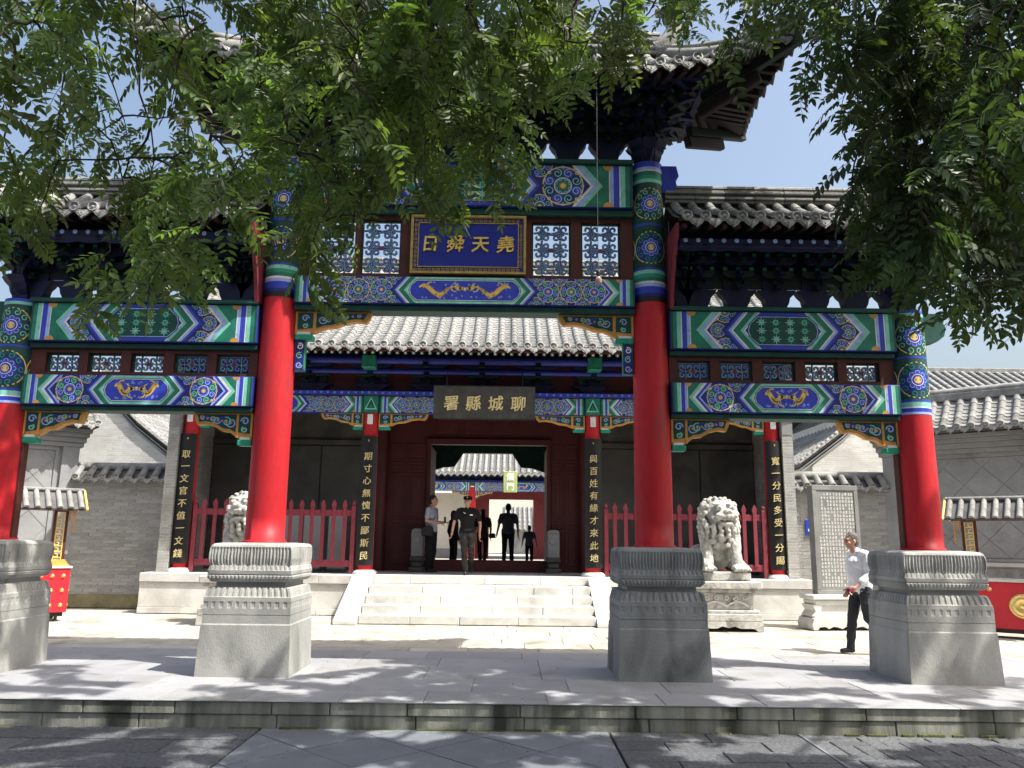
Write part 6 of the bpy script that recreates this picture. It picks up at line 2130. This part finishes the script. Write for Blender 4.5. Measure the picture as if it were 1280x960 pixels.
def spray(seed, L, nl, ll=.046, lw=.017, droop=.8, pairs=6, side=4):
    """a drooping twig with alternate compound leaves"""
    rr = random.Random(seed)
    mb = MB()
    p = Vector((0, 0, 0)); d = Vector((1, 0, -.1)).normalized()
    pts = [p.copy()]
    n = 10
    for i in range(n):
        d = (d + Vector((rr.uniform(-.12, .12), rr.uniform(-.15, .15), -droop / n * 1.6))).normalized()
        p = p + d * (L / n)
        pts.append(p.copy())
    mb.tube(pts, [.0045 - .0032 * i / n for i in range(n + 1)], 4, 1, False)
    for k in range(nl):
        t = (k + .6) / nl * n
        i = min(n - 1, int(t))
        q = pts[i].lerp(pts[i + 1], t - i)
        ax = (pts[i + 1] - pts[i]).normalized()
        a = rr.uniform(0, 2 * pi)
        u = ax.cross(Vector((0, 0, 1))); u.normalize(); w = ax.cross(u)
        out = (u * cos(a) + w * sin(a))
        v = (ax * rr.uniform(.3, .9) + out * 1.0 + Vector((0, 0, rr.uniform(-.55, .15)))).normalized()
        compound_leaf(mb, rr, q, v, rr.uniform(.13, .22), rr.randint(pairs - 1, pairs + 1), ll, lw)
    return mb

SPA = [spray(100 + i, .36, 11, .053, .020).mesh('leafy_twig', ['leafA', 'twig']) for i in range(6)]
SPB = [spray(200 + i, .38, 10, .052, .021, .7).mesh('leafy_twig', ['leafB', 'twig']) for i in range(6)]

ROWS = [
 "76656677887788887766543346667766",
 "76345566777888888766432125777877",
 "66433456765778887644100001378888",
 "45422346642578852000000000047888",
 "34422334642477730000000000037888",
 "33222334454467642000000000257888",
 "54334554344455300000000000157888",
 "43246653135420000000000000257788",
 "11355531025310000000000000025677",
 "00233110001100000000000000001344",
 "00000011000000000000000000000023",
]
def tree(name, base, trunk, lab, group, mats):
    t = thing(name, base, lab, 'tree', group)
    mb = MB(); mb.tube([Vector(p) for p, r in trunk], [r for p, r in trunk], 12)
    mb.build('trunk', 'bark', t)
    return t
tA = tree('pagoda_tree', (-5.6, -8.0, -.25), [((-5.6, -8.0, -.25), .30), ((-5.55, -8.0, .5), .22), ((-5.3, -7.95, 2.2), .19), ((-5.2, -7.9, 3.9), .17), ((-4.9, -7.8, 5.6), .13), ((-4.4, -7.6, 7.6), .07)],
          'sunlit pagoda tree with hanging feathery sprays over the left and middle of the gateway', 'street trees', None)
tB = tree('pagoda_tree', (6.3, -8.2, -.25), [((6.3, -8.2, -.25), .32), ((6.3, -8.2, .5), .24), ((6.1, -8.1, 2.4), .20), ((6.0, -8.0, 4.2), .18), ((5.8, -7.8, 6.2), .13), ((5.6, -7.6, 8.4), .07)],
          'dark leafy tree hanging down in front of the right side roof', 'street trees', None)
LIMBS = {0: [[(-5.2, -7.9, 3.9), (-4.0, -7.5, 4.9), (-2.6, -7.1, 5.35), (-1.2, -6.8, 5.5), (.4, -6.6, 5.5), (2.0, -6.4, 5.75)],
             [(-5.2, -7.9, 3.7), (-4.5, -7.0, 4.7), (-3.6, -6.2, 5.25), (-2.8, -5.4, 5.9)],
             [(-4.9, -7.8, 5.4), (-2.8, -7.0, 6.9), (-.6, -5.6, 7.6), (1.6, -4.6, 8.0), (4.0, -4.0, 8.3)],
             [(-4.9, -7.8, 5.2), (-4.6, -6.2, 7.0), (-3.8, -4.8, 7.8)]],
         1: [[(6.0, -8.0, 4.2), (5.0, -7.2, 4.7), (4.0, -6.6, 4.9), (3.0, -6.3, 5.1)],
             [(6.05, -8.0, 3.4), (5.2, -6.9, 4.0), (4.6, -6.0, 4.4), (4.1, -5.4, 5.0)],
             [(5.8, -7.8, 6.0), (6.2, -6.0, 7.3), (5.6, -4.4, 8.1), (5.0, -3.6, 8.4)],
             [(5.8, -7.8, 6.2), (8.0, -6.0, 7.6), (9.0, -4.4, 8.3)],
             [(5.8, -7.8, 6.2), (3.6, -7.0, 7.8), (1.6, -6.2, 8.2)]]}
anchors = {0: [], 1: []}
rr = random.Random(77)
for r, row in enumerate(ROWS):
    for c, chh in enumerate(row.ljust(32)):
        d = int(chh) if chh.strip() else 8
        t = 1 if c >= 23 else 0
        m = d * ((.29 if c > 7 or r < 1 else .20) if t == 0 else (.46 if c > 26 else .30))
        k = int(m) + (rr.random() < m - int(m))
        for _ in range(k):
            px, py = 40 * c + rr.uniform(0, 40), 40 * r + rr.uniform(-5, 35)
            Y = rr.uniform(-6.9, -4.9) if t == 0 else rr.uniform(-6.9, -5.2)
            anchors[t].append(at(px, py - 62, Y))
# boughs high over the street and the steps of the platform: only their shade is in the picture
rr = random.Random(5)
high = {0: [], 1: []}
def shade_target(x, y, z=0.):
    s = SUNV / SUNV.z
    h = rr.uniform(7.4, 8.8) - z
    return Vector((x, y, z)) + s * h
def dens(x, y):
    if y < -2.6: return .78
    if y < -1.7: return .34 if not 2.6 < x < 4.6 else .10
    if x < -4.3: return .26
    if -3.9 < x < -1.7: return .0 if y > -1.0 else .10
    if -1.7 <= x < 3.3: return .55
    if 3.3 <= x < 4.8: return .03
    return .24
gx = -6.0
while gx < 8.4:
    gy = -6.5
    while gy < .35:
        x, y = gx + rr.uniform(-.2, .2), gy + rr.uniform(-.2, .2)
        if rr.random() < dens(x, y) and not (-1.9 < x < 3.3 and y > -.15):
            p = shade_target(x, y)
            el = math.atan2(p.z - CAM.z, p.y - CAM.y) if p.y > CAM.y else 2
            if el > R(39.5): high[1 if p.x > 3.2 else 0].append(p)
        gy += .42
    gx += .42
high[2] = []
def up_shade(x, y, z, n, sx, sz):
    k = 0
    while k < n:
        s = SUNV / SUNV.z
        xx, zz = x + rr.uniform(-sx, sx), z + rr.uniform(-sz, sz)
        h = rr.uniform(8.0, 10.2)
        p = Vector((xx, y, zz)) + s * (h - zz)
        if math.atan2(p.z - CAM.z, p.y - CAM.y) > R(39):
            high[2].append(p); k += 1
# unseen third crown, added to shade the middle right column, beams and outer columns
up_shade(2.3, -.45, .8, 36, .5, .9)
up_shade(2.3, -.3, 2.9, 22, .4, 1.0)
up_shade(5.6, -.4, .8, 4, .5, .8)
up_shade(-5.2, -.4, .8, 7, .6, .8)
up_shade(-4.4, -.3, 4.1, 8, .9, .4)
up_shade(.8, -1.0, .2, 22, 1.9, .3)
up_shade(.5, -2.9, .0, 30, 5.5, .3)
up_shade(-4.6, -1.3, .0, 4, 1.2, .2)
up_shade(5.6, -1.3, .0, 4, 1.2, .2)
up_shade(0, -1.75, -.1, 8, 5, .2)
tC = tree('pagoda_tree', (2.2, -15.5, -.25), [((2.2, -15.5, -.25), .34), ((2.25, -15.5, .6), .26), ((2.4, -15.2, 3.0), .22), ((2.7, -14.6, 5.4), .19), ((3.0, -13.2, 7.6), .15), ((3.2, -11.0, 9.4), .12)],
          'tall street tree behind the viewpoint whose high crown shades the platform', 'street trees', None)
LIMBS[2] = [[(3.0, -13.2, 7.6), (3.6, -9.5, 9.2), (4.6, -6.0, 9.7), (5.6, -3.2, 9.9)], [(3.1, -12.4, 8.4), (1.0, -8.0, 9.6), (.2, -4.5, 10.0)], [(3.2, -11, 9.4), (7.0, -7.5, 9.8), (9.4, -4.2, 9.9)]]
BGA = [spray(300 + i, .95, 34, .085, .036, .22, 6).mesh('leafy_bough', ['leafA', 'twig']) for i in range(4)]
BGB = [spray(400 + i, .95, 34, .085, .036, .22, 6).mesh('leafy_bough', ['leafB', 'twig']) for i in range(4)]

for t, tr in ((0, tA), (1, tB), (2, tC)):
    limbs = [[Vector(p) for p in l] for l in LIMBS[t]]
    for l in limbs:
        # smooth and sample
        sm = []
        for i in range(len(l) - 1):
            for q in range(4): sm.append(l[i].lerp(l[i + 1], q / 4) + Vector((rr.uniform(-.03, .03), rr.uniform(-.03, .03), rr.uniform(-.03, .03))))
        sm.append(l[-1])
        mb = MB(); n = len(sm)
        mb.tube(sm, [lerp(.10, .022, i / (n - 1)) for i in range(n)], 8); mb.build('limb', 'bark', tr)
    crown = MB()
    crown.tube([tr.location + Vector((0, 0, 4)), tr.location + Vector((.1, 0, 4.3))], .02, 4)
    crown = crown.build('crown', 'twig', tr)
    segs = [(a.lerp(b, q / 6)) for l in limbs for a, b in zip(l, l[1:]) for q in range(6)]
    # every twig is joined to the nearest wood already grown, so the branches fork
    pts = anchors.get(t, [])[:]
    rr2 = random.Random(3 + t)
    tw = MB()
    for grp, r0 in ((pts, .0075), (high[t], .011)):
        wood = [(q, 0) for q in segs]
        todo = sorted(grp, key=lambda p: min((q - p).length for q in segs))
        for p in todo:
            q, dep = min(wood, key=lambda a: (a[0] - p).length + .10 * a[1] - (.12 if a[0].z > p.z else 0))
            L_ = (p - q).length
            off = Vector((rr2.uniform(-.16, .16), rr2.uniform(-.16, .16), rr2.uniform(.0, .22))) * min(1.2, L_)
            path = [q]
            for u in (.2, .4, .6, .8): path.append(q.lerp(p, u) + off * sin(pi * u) + Vector((rr2.uniform(-.02, .02), rr2.uniform(-.02, .02), 0)))
            path.append(p)
            ra = r0 * (1.5 if dep == 0 else 1.0) * (1 if L_ < .6 else 1.3)
            tw.tube(path, [lerp(ra, r0 * .5, i / 5) for i in range(6)], 4, 0, False)
            wood += [(w, dep + 1) for w in path[2:]]
    tag(tw.build('twigs', 'twig', tr), kind='stuff')
    SP, BG = (SPB, BGB) if t == 1 else (SPA, BGA)
    for p in pts:
        sc = rr2.uniform(.8, 1.2)
        put('leafy_twig', rr2.choice(SP), crown, p, (rr2.uniform(-.5, .5), rr2.uniform(-.1, .9), rr2.uniform(0, 2 * pi)), (sc, sc, sc))
    for p in high[t]:
        sc = rr2.uniform(.85, 1.25)
        put('leafy_bough', rr2.choice(BG), crown, p - Vector((.2, 0, 0)), (rr2.uniform(-.4, .4), rr2.uniform(-.4, .4), rr2.uniform(0, 2 * pi)), (sc, sc, sc))

# low unseen crowns added in a row behind the viewpoint to block sky light
rr = random.Random(91)
BGC = [spray(500 + i, 1.3, 26, .16, .075, .25, 5).mesh('leafy_bough', ['leafB', 'twig']) for i in range(3)]
for k, (tx, ty) in enumerate(((-6.5, -15.5), (-2.0, -16.0), (6.8, -15.0), (11.5, -14.5))):
    tD = tree('pagoda_tree', (tx, ty, -.25), [((tx, ty, -.25), .3), ((tx, ty, .6), .22), ((tx + .2, ty, 2.6), .18), ((tx, ty + .3, 4.6), .12), ((tx, ty + .2, 7.0), .05)],
              ('round-crowned street tree behind the viewpoint, leftmost of its row', 'round-crowned street tree behind the viewpoint, second from the left of its row', 'round-crowned street tree behind the viewpoint, second from the right of its row', 'round-crowned street tree behind the viewpoint, rightmost of its row')[k], 'street trees', None)
    cr = MB(); cr.tube([(tx, ty, 4), (tx, ty + .1, 4.4)], .02, 4); cr = cr.build('crown', 'twig', tD)
    for i in range(75):
        a, e, q = rr.uniform(0, 2 * pi), rr.uniform(-1, 1), rr.uniform(.35, 1) ** .5
        c = math.sqrt(1 - e * e)
        p = Vector((tx + 2.9 * q * c * cos(a), ty + 2.3 * q * c * sin(a), 5.2 + 2.8 * q * e))
        sc = rr.uniform(.9, 1.4)
        put('leafy_bough', rr.choice(BGC), cr, p, (rr.uniform(-.5, .5), rr.uniform(-.3, .6), a), (sc, sc, sc))
    tb = MB()
    for i in range(9):
        a = 2 * pi * i / 9
        tb.tube([(tx, ty + .2, 2.8 + .3 * i), (tx + 1.1 * cos(a), ty + .9 * sin(a), 4.0 + .3 * i), (tx + 2.2 * cos(a), ty + 1.8 * sin(a), 4.6 + .3 * i)], [.07, .045, .02], 6)
    tag(tb.build('branches', 'bark', tD), kind='stuff')

# fallen leaflets and grit on the street and platform
rr = random.Random(15)
mb = MB()
for i in range(420):
    x, y = rr.uniform(-5.5, 6.5), rr.choice((rr.uniform(-1.7, 1.7), rr.uniform(-3.4, -1.85), rr.uniform(1.9, 5)))
    if rr.random() < .25: y = rr.uniform(-1.95, -1.84)
    z = .004 if y > -1.8 else -.240
    if y > 1.8: z = -.004
    if any(abs(x - c) < .56 and abs(y) < .56 for c in (-B_, -A_, A_, B_)): continue
    a = rr.uniform(0, 6.28); l = rr.uniform(.018, .042); w = l * rr.uniform(.3, .45)
    u, v = Vector((cos(a), sin(a), rr.uniform(-.1, .25))), Vector((-sin(a), cos(a), rr.uniform(-.2, .2)))
    p = Vector((x, y, z))
    mb.add([p - u * l * .5, p + v * w * .5 + Vector((0, 0, .004)), p + u * l * .5 + Vector((0, 0, .006)), p - v * w * .5], [(0, 1, 2), (0, 2, 3)], rr.choice((0, 0, 1)))
MT['dryleaf'] = mat('dry_leaflet', (.16, .13, .04), .8)
tag(mb.build('fallen_leaves', ['dryleaf', 'leafA']), 'scattered small dry leaflets on the platform and street', 'leaves', kind='stuff')
# damp green line where the pedestals and the kerb meet the ground
MT['mossline'] = mat('damp_moss', (.075, .085, .03), .95, .4, 9, .4, 40)
mb = MB(); n = 0
x = -6.5
while x < 7:
    l = rr.uniform(.1, .5)
    if rr.random() < .6: mb.box(x, x + l, -1.835, -1.80, -.30, -.246 + rr.uniform(0, .012), 0, .006)
    x += l + rr.uniform(.02, .2)
tag(mb.build('kerb_moss', 'mossline', kerb), kind='stuff')
